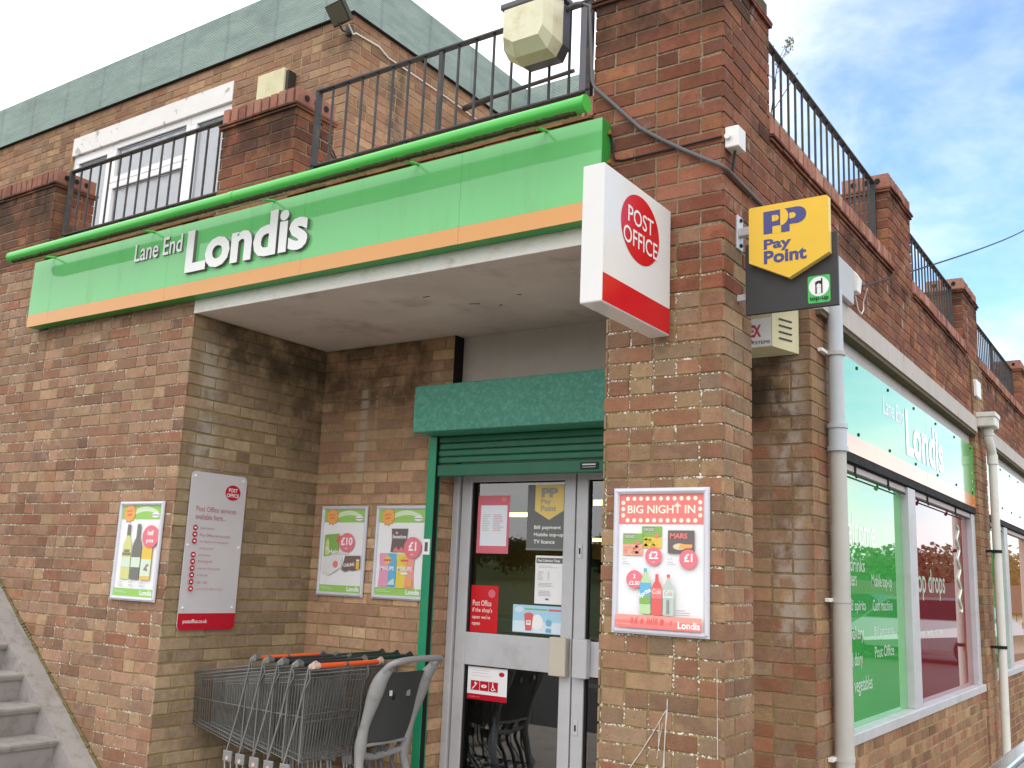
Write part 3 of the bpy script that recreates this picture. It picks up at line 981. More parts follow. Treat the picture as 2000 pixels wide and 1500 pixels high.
# terrace deck over the shop, soffit slab with its white edge, inner beam
mb = MB()
mb.box(-7.5, XR - 0.21, 0.21, 12.5, 3.30, 3.70, M_conc)
mb.build('terrace_roof', shop)
mb = MB()
mb.box(0.0, 3.02, 0.004, 1.36, SOF, SOF + 0.2, M_conc)
mb.box(3.0, XR - 0.20, 0.21, 1.36, SOF, SOF + 0.2, M_conc)
rnd = random.Random(5)
for k in range(4):                                # hairline cracks in the paint
    x, y = rnd.uniform(1.1, 2.2), rnd.uniform(0.25, 0.75)
    a = rnd.uniform(-0.6, 0.6); l = rnd.uniform(0.02, 0.07)
    mb.box(-l / 2, l / 2, -0.0014, 0.0014, 0, 0.003, M_dark, M=Matrix.Translation((x, y, SOF - 0.0035)) @ Matrix.Rotation(a, 4, 'Z'))
mb.build('soffit', shop)
mb = MB()
mb.box(0.0, 3.024, -0.006, 0.003, SOF - 0.003, 3.172, M_concedge)
mb.build('soffit_edge', shop)
mb = MB()                                         # painted panel over the door
mb.box(1.2, 3.05, 1.30, 1.34, 2.4, SOF, M_conc)
mb.box(1.20, 1.203, 1.2, 1.30, 2.69, SOF, M_dark)
mb.build('door_head_panel', shop)

# side facade: lintel, white board, windows
mb = MB()
mb.box(XR - 0.1, XR + 0.040, 1.30, 6.06, 3.005, 3.1415, M_lintel)
mb.box(XR - 0.1, XR + 0.030, 1.30, 6.06, 2.975, 3.005, M_lintund)
mb.build('lintel', shop)
mb = MB()
mb.box(XR - 0.1, XR + 0.040, 6.63, 12.5, 3.005, 3.1415, M_lintel)
mb.box(XR - 0.1, XR + 0.030, 6.63, 12.5, 2.975, 3.005, M_lintund)
mb.build('lintel', shop)
mb = MB()
mb.box(XR - 0.12, XR - 0.035, 1.741, 6.059, 2.2, 2.975, M_board)
mb.box(XR - 0.12, XR - 0.035, 6.621, 12.5, 2.2, 2.975, M_board)
mb.build('fascia_board', shop)

GX = 3.54   # glass plane
def side_window(y0, y1, mulls, films, z0, z1, texts, frame_only=False):
    mb = MB()
    fx0, fx1 = GX - 0.03, 3.585
    mb.box(fx0, fx1 + 0.03, y0, y1, z0 - 0.062, z0, M_alud, 0.006)               # sill section
    mb.box(fx0, fx1, y0, y0 + 0.07, z0, z1, M_alud, 0.004)
    mb.box(fx0, fx1, y1 - 0.16, y1, z0, z1, M_alud, 0.004)
    for (a, b) in mulls:
        mb.box(fx0, fx1 + 0.006, a, b, z0 + 0.0005, z1, M_alud, 0.004)
    mb.box(fx0 - 0.02, fx1 - 0.01, y0 + 0.001, y1 - 0.001, z1 + 0.0005, z1 + 0.05, M_dark)
    f = mb.build('window', shop)
    edges = [y0 + 0.07] + [q for ab in mulls for q in ab] + [y1 - 0.16]
    for k, mt in enumerate(films):
        pb = MB()
        a, b = edges[2 * k], edges[2 * k + 1]
        pb.box(GX - 0.006, GX, a + 0.0005, b - 0.0005, z0 + 0.0005, z1 - 0.0005, mt)
        pb.build('pane', f)
    if texts:
        tb = MB()
        A = Art(tb, (GX, 0, 0), (0, 1, 0), (0, 0, 1), (1, 0, 0))
        for (t, ya, za, yb, zb) in texts:
            A.text(t, ya, za, yb, zb, M_flet, bold=0.01)
            A.k = 0
        tb.build('lettering', f)
    return f
f1 = side_window(1.745, 6.055, [(3.40, 3.62)], [M_fgreen, M_fred], 0.735, 2.235,
    [('Welcome', 1.80, 1.77, 2.66, 1.96), ('soft drinks', 1.83, 1.615, 2.40, 1.70), ('wines and beers', 1.78, 1.53, 2.21, 1.62), ('Mobile top-up', 2.55, 1.51, 3.06, 1.61),
     ('ales and spirits', 1.80, 1.37, 2.40, 1.45), ('Cash machine', 2.56, 1.385, 3.06, 1.455), ('fresh bakery', 1.80, 1.20, 2.34, 1.30),
     ('Bill payments', 2.58, 1.225, 3.06, 1.29), ('milk and dairy', 1.80, 1.05, 2.30, 1.15), ('Post Office', 2.58, 1.10, 3.06, 1.17), ('fruit and vegetables', 1.76, 0.90, 2.50, 1.01),
     ('Top drops', 3.66, 1.455, 4.80, 1.69), ('wines  beers  spirits', 3.75, 1.19, 4.60, 1.245)])
tb = MB()
sq = [(GX + 0.003, 5.42 + 0.05 * math.sin(k * 0.9), 2.1 - k * 0.024) for k in range(32)]
tb.tube(sq, 0.011, M_flet, 6)
tb.build('squiggle', f1)
f2 = side_window(6.625, 12.4, [(7.75, 7.98), (9.6, 9.8)], [M_fgreen, M_forange, M_fgreen], 0.785, 2.235, [])

# under-sign hooks and banner bar
for (ya, yb) in ((1.80, 3.38), (3.66, 5.86), (6.75, 7.7)):
    b = thing('banner_bar', (GX + 0.03, ya, 2.18), 'thin dark bar on hooks under the side sign, ' + {1.80: 'over the green window', 3.66: 'over the crimson window', 6.75: 'beyond the far downpipe'}[ya], 'bar', 'banner bars')
    mb = MB()
    mb.tube([(GX + 0.035, ya, 2.185), (GX + 0.035, yb, 2.185)], 0.006, M_cableb, 6)
    mb.build('bar', b)
    n = max(2, int((yb - ya) / 0.78))
    for k in range(n):
        y = ya + (k + 0.4) * (yb - ya) / n
        hb = MB()
        hb.tube([(GX + 0.035, y, 2.29), (GX + 0.035, y, 2.19), (GX + 0.042, y, 2.170), (GX + 0.046, y - 0.03, 2.178)], 0.008, M_cableb, 6)
        hb.build('hook', b)

# upper window bay
mb = MB()
UY = 1.225
mb.box(WX0, WX1, 1.194, 1.30, 5.462, WZ1, M_peel)
f = mb.build('window_lintel', shop)
def upane(b, x0, x1, z0, z1, fw=0.055):
    b.box(x0, x1, UY, UY + 0.06, z0, z0 + fw, M_upvc, 0.006)
    b.box(x0, x1, UY, UY + 0.06, z1 - fw, z1, M_upvc, 0.006)
    b.box(x0, x0 + fw, UY + 0.001, UY + 0.059, z0 + fw, z1 - fw, M_upvc)
    b.box(x1 - fw, x1, UY + 0.001, UY + 0.059, z0 + fw, z1 - fw, M_upvc)
    g = 0.005
    b.box(x0 + fw, x1 - fw, UY + 0.012, UY + 0.018, z1 - fw - g, z1 - fw, M_dark)
for (x0, x1, zs) in ((WX0 + 0.002, -3.14, [(WZ0, 5.46)]), (-3.137, -1.97, [(WZ0, 5.05), (5.053, 5.46)]), (-1.967, WX1 - 0.002, [(WZ0, 5.46)])):
    mb = MB()
    for z0, z1 in zs:
        upane(mb, x0, x1, z0, z1, 0.06 if x1 - x0 > 1 else 0.085)
    w = mb.build('window', shop)
    for z0, z1 in zs:
        pb = MB()
        pb.quad((x0 + 0.05, UY + 0.030, z0 + 0.05), (x1 - 0.05, UY + 0.030, z0 + 0.05), (x1 - 0.05, UY + 0.030, z1 - 0.05), (x0 + 0.05, UY + 0.030, z1 - 0.05), M_uglass)
        pb.build('pane', w)
    cb = MB()
    n = int((x1 - x0) / 0.02)
    vs, fs = [], []
    for k in range(n + 1):
        x = x0 + (x1 - x0) * k / n
        y = UY + 0.058 + 0.012 * math.sin(k * 0.8 + 2 * math.sin(k * 0.21)) 
        vs += [(x, y, WZ0 - 0.1), (x, y, 5.46)]
    for k in range(n):
        fs.append((2 * k, 2 * k + 2, 2 * k + 3, 2 * k + 1))
    cb.add(vs, fs, M_curtain, True)
    cb.build('net_curtain', w)
mb = MB()
mb.box(WX0 - 0.1, WX1 + 0.1, 1.7, 1.75, WZ0 - 0.1, 5.6, M_inwall)
mb.build('room_wall', shop)

# ---------------------------------------------------------------- entrance: shutter, door
mb = MB()
mb.box(1.085, 3.04, 0.95, 1.19, 2.393, 2.697, M_shutbox, 0.006)
sb = mb.build('roller_shutter', shop)
mb = MB()
mb.box(1.083, 1.148, 1.13, 1.193, 0.0, 2.39, M_guide, 0.004)
mb.box(1.1485, 1.1505, 1.135, 1.175, 0.0, 2.39, M_dark)
mb.build('guide', sb)
mb = MB()
for k in range(4):
    z = 2.39 - 0.045 * k
    mb.box(1.149, 3.2, 1.150 + 0.004 * (k % 2), 1.175, z - 0.043, z, M_shut, 0.008)
mb.box(1.149, 3.2, 1.145, 1.180, 2.125, 2.205, M_shut, 0.008)
mb.build('slats', sb)
mb = MB()
mb.box(2.24, 2.36, 1.138, 1.1445, 2.145, 2.185, M_ink)
mb.box(2.255, 2.345, 1.1365, 1.138, 2.155, 2.158, M_alu)
mb.box(2.255, 2.345, 1.1365, 1.138, 2.168, 2.176, M_alu)
mb.build('name_plate', sb)
mb = MB()
mb.box(1.086, 1.14, 1.125, 1.1295, 1.62, 1.72, M_paper)
mb.box(1.10, 1.125, 1.1240, 1.125, 1.64, 1.70, M_lampback)
mb.build('sticker', sb)
DY = 1.36
mb = MB()
mb.box(1.142, 1.195, DY - 0.02, DY + 0.10, 0.0, 2.215, M_alud, 0.005)
mb.box(2.975, 3.03, DY - 0.02, DY + 0.10, 0.0, 2.215, M_alud, 0.005)
mb.box(1.195, 2.975, DY - 0.018, DY + 0.10, 2.178, 2.27, M_alud, 0.005)
mb.box(1.145, 3.03, DY + 0.002, DY + 0.10, 2.27, 2.42, M_alud)
mb.build('door_frame', shop)
def door(x0, x1, hand):
    mb = MB()
    y0, y1 = DY, DY + 0.045
    st = 0.08
    mb.box(x0, x0 + st, y0, y1, 0.02, 2.168, M_alud, 0.004)
    mb.box(x1 - st, x1, y0, y1, 0.02, 2.168, M_alud, 0.004)
    mb.box(x0 + st, x1 - st, y0 + 0.001, y1, 2.108, 2.1675, M_alud, 0.003)
    mb.box(x0 + st, x1 - st, y0 + 0.001, y1, 0.940, 1.142, M_alud, 0.003)
    mb.box(x0 + st, x1 - st, y0 + 0.001, y1, 0.02, 0.20, M_alud, 0.003)
    for z0, z1 in ((1.142, 2.108), (0.2, 0.94)):                 # rubber gasket
        mb.box(x0 + st, x0 + st + 0.012, y0 + 0.012, y1, z0, z1, M_dark)
        mb.box(x0 + st + 0.012, x1 - st, y0 + 0.012, y1, z1 - 0.008, z1, M_dark)
    d = mb.build('door', shop)
    for z0, z1 in ((1.142, 2.10), (0.2, 0.932)):
        pb = MB()
        pb.quad((x0 + st + 0.012, y0 + 0.024, z0), (x1 - st, y0 + 0.024, z0), (x1 - st, y0 + 0.024, z1), (x0 + st + 0.012, y0 + 0.024, z1), M_pglass)
        pb.build('pane', d)
    hb = MB()
    if hand > 0:
        hb.box(x1 - 0.125, x1 - 0.008, y0 - 0.055, y0 + 0.0, 0.93, 1.155, M_cream_h, 0.006)
    else:
        hb.box(x0 + 0.025, x0 + 0.125, y0 - 0.05, y0 + 0.0, 0.93, 1.155, M_alud, 0.006)
    hb.build('handle', d)
    if hand < 0:
        for z in (1.63, 0.60):
            kb = MB()
            kb.box(x0 + 0.02, x0 + 0.05, y0 - 0.006, y0, z, z + 0.085, M_alu, 0.004)
            kb.box(x0 + 0.03, x0 + 0.04, y0 - 0.008, y0 - 0.006, z + 0.025, z + 0.06, M_dark)
            kb.build('lock_plate', d)
    return d
M_cream_h = mk('cream_pull', (196, 188, 172), 0.45, var=0.05)
door(1.205, 2.082, 1)
door(2.092, 2.968, -1)

# ---------------------------------------------------------------- shop interior
def shop_interior():
    mb = MB()
    mb.box(-6.0, 3.5, 1.5, 15.0, -0.05, 0.02, M_floor)
    mb.build('shop_floor', shop)
    mb = MB()
    mb.box(-6.05, -6.0, 1.5, 15.0, 0.02, 2.8, M_inwall)
    mb.box(-6.0, 3.5, 15.0, 15.05, 0.02, 2.8, M_inwall)
    mb.box(3.40, 3.45, 1.75, 15.0, 0.02, 2.8, M_inwall)
    mb.box(-6.0, 1.13, 1.45, 1.5, 0.02, 2.8, M_inwall)
    mb.build('inner_wall', shop)
    mb = MB()
    mb.box(-6.0, 3.5, 1.46, 15.0, 2.8, 2.85, M_tile)
    mb.build('shop_ceiling', shop)
shop_interior()
rnd = random.Random(11)
LIGHTS = ((-3.95, 9.6, 2.5), (-1.0, 7.5, 2.5), (-4.6, 14.0, 2.31))
for k, (x, y, z) in enumerate(LIGHTS):
    t = thing('ceiling_light', (x, y, z), ('lit yellow strip light inside the shop, seen through the left door leaf', 'lit yellow strip light inside the shop, seen high through the right door leaf', 'lit yellow strip light deepest inside the shop, seen lower through the right door leaf')[k], 'light', 'strip lights in the shop')
    mb = MB(); mb.box(x - 0.6, x + 0.6, y - 0.10, y + 0.10, z + 0.035, z + 0.08, M_white)
    for dx in (-0.4, 0.4):
        mb.tube([(x + dx, y, z + 0.08), (x + dx, y, 2.8)], 0.004, M_alud, 5)
    mb.build('fitting', t)
    mb = MB(); mb.box(x - 0.58, x + 0.58, y - 0.09, y + 0.09, z - 0.02, z + 0.034, M_tubelight, 0.015); mb.build('tube', t)
GOODS = [mk('goods_%d' % i, c, 0.5, var=0.03) for i, c in enumerate(((196, 60, 50), (60, 96, 150), (214, 176, 60), (84, 128, 70), (200, 196, 188), (120, 70, 110), (204, 116, 50), (70, 62, 58)))]
def shelf(x0, x1, y0, y1, label, seed):
    t = thing('shelf_unit', ((x0 + x1) / 2, (y0 + y1) / 2, 0.02), label, 'shelf', 'shelves inside the shop')
    r = random.Random(seed)
    mb = MB()
    mb.box(x0, x1, y1 - 0.03, y1, 0.02, 1.7, M_inwall)
    for z in (0.12, 0.5, 0.88, 1.26, 1.6):
        mb.box(x0, x1, y0, y1 - 0.03, z, z + 0.025, M_alud)
    mb.box(x0 - 0.02, x0, y0, y1, 0.02, 1.7, M_inwall)
    mb.box(x1, x1 + 0.02, y0, y1, 0.02, 1.7, M_inwall)
    mb.build('rack', t)
    gb = MB()
    for z in (0.145, 0.525, 0.905, 1.285):
        x = x0 + 0.02
        while x < x1 - 0.12:
            w = r.uniform(0.06, 0.14); hh = r.uniform(0.12, 0.3)
            if r.random() < 0.85:
                gb.box(x, x + w, y0 + 0.02, y0 + 0.2, z, z + hh, r.choice(GOODS), 0.006)
            x += w + r.uniform(0.005, 0.04)
    tag(gb.build('goods', t), None, None, None, 'stuff')
shelf(0.5, 2.1, 4.4, 4.8, 'stocked shelf rack behind the left door leaf inside the shop', 1)
shelf(0.4, 1.6, 6.0, 6.4, 'stocked shelf rack at the back of the shop', 2)
t = thing('counter', (0.8, 2.9, 0.02), 'pale counter with a dark front inside the shop behind the door', 'counter')
mb = MB(); mb.box(0.3, 1.35, 2.5, 3.1, 0.02, 1.02, M_pldark, 0.01); mb.build('front', t)
mb = MB(); mb.box(0.28, 1.4, 2.46, 3.14, 1.02, 1.06, M_board, 0.01); mb.build('counter_top', t)
t = thing('display_box', (0.85, 2.75, 1.06), 'cardboard display box with leaflets on the shop counter', 'box')
mb = MB(); mb.box(0.55, 1.05, 2.62, 2.9, 1.06, 1.2, mk('card', (150, 126, 96), 0.8), 0.006); mb.build('carton', t)
mb = MB(); mb.box(0.62, 0.86, 2.612, 2.6195, 1.08, 1.18, M_paper); mb.build('leaflet', t)
t = thing('carrier_bag', (1.15, 2.75, 1.06), 'crumpled orange and blue bag lying on the shop counter', 'bag')
bm = bmesh.new(); bmesh.ops.create_icosphere(bm, subdivisions=3, radius=0.12)
for v in bm.verts:
    v.co = Vector((v.co.x * 1.1, v.co.y, v.co.z * 0.8)) * (1 + 0.35 * mnoise.noise(v.co * 14))
bm.verts.index_update()
mb = MB(); mb.add([(v.co.x + 1.15, v.co.y + 2.75, v.co.z + 1.15) for v in bm.verts], [tuple(q.index for q in f.verts) for f in bm.faces], GOODS[6], True); mb.build('sack', t)
bm.free()
mb = MB(); mb.box(1.18, 1.32, 2.62, 2.7, 1.07, 1.2, GOODS[1], 0.02); mb.build('packet', t)
t = thing('wire_table', (1.9, 2.75, 0.02), 'steel framed table stacked with papers inside the shop, low behind the door', 'table')
mb = MB()
for x in (1.55, 2.2):
    for y in (2.5, 3.0):
        lb = MB(); lb.tube([(x, y, 0.02), (x, y, 0.75)], 0.014, M_chrome, 8); lb.build('leg', t)
mb.box(1.52, 2.23, 2.46, 3.04, 0.75, 0.775, M_alud, 0.004); mb.build('table_top', t)
for k, (x, y, z, r_) in enumerate(((1.75, 2.3, 0.02, 0.2), (1.55, 2.2, 0.02, -0.3), (2.0, 2.2, 0.02, 0.5))):
    t = tag(MB().build('newspaper_bundle', origin=(x, y, z)), ('dark bundle of papers on the shop floor under the steel table', 'grey bundle of papers on the shop floor beside the water bottle', 'bundle of papers with a white sheet on the shop floor near the door gap')[k], 'bundle', 'paper bundles on the shop floor')
    b2 = MB()
    for q in range(6):
        M_ = Matrix.Translation((x, y, z + 0.03 * q)) @ Matrix.Rotation(r_ + rnd.uniform(-0.2, 0.2), 4, 'Z')
        b2.box(-0.17, 0.17, -0.12, 0.12, 0.002, 0.028, M_paper if (q == 5 and k == 2) else mk('newsprint', (96, 92, 86), 0.9), 0.004, M=M_)
    old = t
    me = b2.build('newspaper_bundle', origin=(x, y, z))
    for kk in old.keys():
        me[kk] = old[kk]
    bpy.data.objects.remove(old)
    me.name = 'newspaper_bundle'
t = thing('water_bottle', (1.38, 1.60, 0.02), 'clear plastic water bottle with a blue cap standing inside the door', 'bottle')
prof = [(0.0, 0.034), (0.01, 0.038), (0.12, 0.038), (0.16, 0.036), (0.21, 0.022), (0.235, 0.013), (0.25, 0.013)]
mb = MB(); mb.tube([(1.38, 1.60, 0.32 + z) for z, r in prof], [r for z, r in prof], mk('pet', (120, 130, 136), 0.1), 16); mb.build('flask', t)
mb = MB(); mb.tube([(1.38, 1.60, 0.572), (1.38, 1.60, 0.60)], 0.016, GOODS[1], 14); mb.build('cap', t)
mb = MB(); mb.box(1.25, 1.7, 1.52, 1.75, 0.02, 0.318, M_pldark, 0.01); mb.build('crate', t)

# ---------------------------------------------------------------- main shop sign and its lamp
SX0, SX1, SZ0, SZ1, SY = -1.812, 3.035, 3.165, 3.668, -0.10
sg = thing('shop_sign', ((SX0 + SX1) / 2, 0, SZ0), 'long green fascia sign with orange stripe and white letters over the entrance', 'sign')
mb = MB()
mb.box(SX0, SX1, SY + 0.004, -0.012, SZ0 + 0.004, SZ1, M_greenedge, 0.004)
mb.build('sign_box', sg)
mb = MB()
xs = [SX0, -1.55, -0.2, 1.05, 2.2, SX1]
for a, b in zip(xs[:-1], xs[1:]):
    mb.box(a + 0.0008, b - 0.0008, SY, SY + 0.0035, SZ0 + 0.094, SZ1, M_greenp)
mb.build('face_panel', sg)
mb = MB()
for a, b in zip(xs[:-1], xs[1:]):
    mb.box(a + 0.0008, b - 0.0008, SY - 0.0008, SY + 0.0035, SZ0 + 0.003, SZ0 + 0.0935, M_orange)
mb.build('stripe', sg)
mb = MB()
raised_text(mb, 'Lane End', (-0.556, SY, 3.480), (1, 0, 0), (0, 0, 1), (0, -1, 0), 0.50, 0.125, 0.010, M_whiteletter, M_lettertrim, 0.012)
mb.build('lettering', sg)
mb = MB()
raised_text(mb, 'Londis', (0.012, SY, 3.315), (1, 0, 0), (0, 0, 1), (0, -1, 0), 1.10, 0.285, 0.022, M_whiteletter, M_lettertrim, 0.035)
mb.build('lettering', sg)
for z in (3.60, 3.45):
    hb = MB(); hb.box(SX1, SX1 + 0.018, -0.05, -0.03, z, z + 0.02, mk('brass_clip', (150, 116, 60), 0.5, metal=0.4), 0.002); hb.build('clip', sg)

TY, TZ = -0.278, 3.657
lt = thing('trough_lamp', ((-1.88 + 3.03) / 2, TY, TZ), 'long green tube sign lamp running above the green fascia sign', 'lamp')
TX0, TX1 = -1.81, 3.040
mb = MB()
mb.tube([(TX0, TY, TZ), (0.62, TY, TZ)], 0.040, M_greent, 24)
mb.tube([(0.624, TY, TZ), (TX1, TY, TZ)], 0.040, M_greent, 24)
mb.tube([(0.60, TY, TZ), (0.645, TY, TZ)], 0.0425, M_greent, 24)
mb.build('tube', lt)
mb = MB()
mb.tube([(TX1, TY, TZ), (TX1 + 0.012, TY, TZ)], 0.042, M_greent, 24)
mb.build('end_cap', lt)
mb = MB()
mb.tube([(TX0 - 0.012, TY, TZ), (TX0, TY, TZ)], 0.042, M_greent, 24)
mb.build('end_cap', lt)
mb = MB()
mb.box(TX0 + 0.03, TX1 - 0.03, TY + 0.004, TY + 0.027, TZ - 0.0455, TZ - 0.028, M_diff)
rnd = random.Random(3)
x = TX0 + 0.03
while x < TX1 - 0.05:
    w = rnd.uniform(0.012, 0.03)
    mb.box(x, x + w, TY - 0.022 + rnd.uniform(-0.004, 0.004), TY + 0.0035 + rnd.uniform(0, 0.008), TZ - 0.0465 + rnd.uniform(0, 0.001), TZ - 0.034, M_dirtstrip)
    x += w
mb.build('diffuser', lt)
for x in (-1.55, -0.38, 0.78, 1.90, 2.72):
    mb = MB()
    mb.tube([(x, TY + 0.03, TZ - 0.02), (x, -0.09, SZ1 + 0.004)], 0.008, M_greent, 8)
    mb.box(x - 0.02, x + 0.02, -0.10, -0.02, SZ1 + 0.0005, SZ1 + 0.006, M_greenedge)
    mb.build('bracket', lt)

# ---------------------------------------------------------------- projecting post office sign
PX0, PX1, PY0, PY1, PZ0, PZ1 = 3.262, 3.362, -0.65, -0.025, 2.575, 3.158
ps = thing('projecting_sign', ((PX0 + PX1) / 2, 0, PZ0), 'white box sign with a red disc projecting from the corner pier', 'sign')
mb = MB()
mb.box(PX0, PX1, PY0, PY1, PZ0, PZ1, M_signwhite, 0.006)
mb.build('sign_case', ps)
for sx, X, U in ((1, PX1, (0, 1, 0)), (-1, PX0, (0, -1, 0))):
    mb = MB()
    A = Art(mb, (X, PY0 if sx > 0 else PY1, PZ0), U, (0, 0, 1), (sx, 0, 0))
    Wd, Hh = PY1 - PY0, PZ1 - PZ0
    A.rect(0.012, 0.012, Wd - 0.012, 0.058 + 0.0, M_red) if False else None
    A.rect(0.006, 0.006, Wd - 0.006, 0.122, M_red)
    A.ell(0.325, 0.395, 0.178, 0.150, M_red, 48)
    A.text('POST', 0.325 - 0.118, 0.402, 0.325 + 0.118, 0.475, M_whiteletter, bold=0.006)
    A.text('OFFICE', 0.325 - 0.158, 0.305, 0.325 + 0.158, 0.380, M_whiteletter, bold=0.006)
    mb.build('sign_face', ps)
mb = MB()
mb.box(PX0 + 0.03, PX1 - 0.03, PY1, -0.002, PZ0 + 0.1, PZ0 + 0.2, M_alu)
mb.box(PX0 + 0.03, PX1 - 0.03, PY1, -0.002, PZ1 - 0.2, PZ1 - 0.1, M_alu)
mb.build('bracket', ps)

# ---------------------------------------------------------------- payment sign
PYY = 0.12
py = thing('payment_sign', (XR, PYY, 2.67), 'yellow shield on a charcoal square panel projecting on an arm from the pier', 'sign')
mb = MB()
mb.box(3.652, 4.058, PYY + 0.012, PYY + 0.030, 2.675, 3.0, M_black, 0.002)
mb.build('back_panel', py)
mb = MB()
sh = [(0.005, 0.0), (0.345, 0.0), (0.352, -0.007), (0.352, -0.255), (0.178, -0.345), (0.0, -0.255), (0.0, -0.007)]
sh = [(x, y + 3.158 - 0.002) for x, y in sh]
M_cyel = mk('pale_yellow_edge', (244, 214, 120), 0.4, var=0.03)
mb.prism(sh, (3.682, 0, 0), (1, 0, 0), (0, 0, 1), (0, -1, 0), -PYY - 0.011, -PYY + 0.022, M_yellow, M_cyel)
A = Art(mb, (3.682, PYY - 0.022, 0), (1, 0, 0), (0, 0, 1), (0, -1, 0), 0.0003)
# emblem: two interlocked P letters
def half(x, z, rx, rz, mat, n=16):
    A.poly([(x, z + rz)] + [(x + rx * math.cos(a), z + rz * math.sin(a)) for a in [math.pi / 2 - math.pi * k / n for k in range(n + 1)]] + [(x, z - rz)], mat)
A.rect(0.067, 3.022, 0.143, 3.127, M_navy)
A.rect(0.108, 3.020, 0.1435, 3.054, M_yellow)
A.rect(0.106, 3.077, 0.122, 3.105, M_yellow); A.k -= 1
half(0.121, 3.091, 0.016, 0.014, M_yellow)
A.rect(0.147, 3.020, 0.184, 3.127, M_navy); A.k -= 1
A.rect(0.183, 3.052, 0.218, 3.127, M_navy); A.k -= 1
half(0.2175, 3.0895, 0.040, 0.0375, M_navy)
A.rect(0.184, 3.077, 0.197, 3.103, M_yellow); A.k -= 1
half(0.1965, 3.090, 0.015, 0.013, M_yellow)
half(0.1435, 3.092, 0.036, 0.040, M_yellow)
A.k = 2
A.text('Pay', 0.068, 2.938, 0.190, 2.998, M_navy, bold=0.035)
A.text('Point', 0.068, 2.885, 0.256, 2.945, M_navy, bold=0.035)
mb.build('shield', py)
mb = MB()
A = Art(mb, (3.652, PYY + 0.012, 2.675), (1, 0, 0), (0, 0, 1), (0, -1, 0), 0.0006)
A.rrect(0.278, 0.018, 0.373, 0.138, 0.008, M_topgreen)
A.ell(0.3255, 0.090, 0.043, 0.043, M_whiteletter, 32)
A.rect(0.310, 0.058, 0.316, 0.104, M_ink)
A.rect(0.335, 0.058, 0.341, 0.124, M_ink)
A.poly([(0.310, 0.100), (0.341, 0.100), (0.341, 0.114), (0.320, 0.114), (0.310, 0.108)], M_ink)
A.rect(0.321, 0.058, 0.330, 0.090, M_whiteletter)
A.poly([(0.314, 0.086), (0.337, 0.086), (0.3255, 0.104)], M_whiteletter)
A.text('top-up', 0.286, 0.024, 0.366, 0.046, M_ink, bold=0.02)
mb.build('top_up_badge', py)
mb = MB()
mb.box(XR + 0.004, 3.70, PYY + 0.032, PYY + 0.072, 3.055, 3.095, M_alu, 0.003)
mb.box(XR - 0.002, XR + 0.010, PYY + 0.018, PYY + 0.086, 2.995, 3.155, M_alu, 0.003)
for z in (3.015, 3.135):
    bb = MB(); bb.tube([(XR + 0.0101, PYY + 0.052, z), (XR + 0.018, PYY + 0.052, z)], 0.009, M_dark, 8); bb.build('bolt', py)
mb.build('arm', py)
mb = MB()
mb.box(XR - 0.002, 3.70, PYY + 0.032, PYY + 0.06, 2.75, 2.78, M_alu, 0.003)
mb.build('arm', py)

# ---------------------------------------------------------------- alarm box on the return wall
ab = thing('alarm_box', (3.40, 1.2, 2.69), 'cream alarm siren box with red lettering under the soffit', 'alarm')
mb = MB()
ax0, ax1 = 3.21, 3.545
pts = [(ax0, 2.735), (ax1, 2.735), (ax1, 3.0), (ax0, 3.0)]
front = [(ax0 + 0.03, 2.76), (ax1 - 0.10, 2.76), (ax1 - 0.10, 2.945), (ax0 + 0.03, 2.945)]
yb_, yf = 1.19, 1.06
V8 = [(x, yb_, z) for x, z in pts] + [(x, yf, z) for x, z in front]
mb.add(V8, [(4, 5, 6, 7), (0, 1, 5, 4), (1, 2, 6, 5), (2, 3, 7, 6), (3, 0, 4, 7), (0, 3, 2, 1)], M_cream)
mb.build('housing', ab)
mb = MB()
A = Art(mb, (ax0 + 0.035, yf, 2.765), (1, 0, 0), (0, 0, 1), (0, -1, 0))
A.rect(0, 0, 0.195, 0.155, M_paper)
M_alred = flat('alarm_red', (176, 24, 44))
A.text('APEX', 0.005, 0.052, 0.140, 0.120, M_alred, bold=0.05)
A.poly([(0.01, 0.02), (0.10, 0.02), (0.085, 0.045), (0.03, 0.05)], M_alred)
A.text('SYSTEMS', 0.075, 0.012, 0.190, 0.03, M_ink)
mb.build('label_plate', ab)
mb = MB()
for k in range(4):
    z = 2.80 + 0.035 * k
    a = Vector((ax1 - 0.075, 1.0925, z)); 
    mb.tube([(ax1 - 0.072, 1.091, z + 0.01), (ax1 - 0.025, 1.153, z)], 0.005, M_lampback, 5)
mb.build('vent', ab)

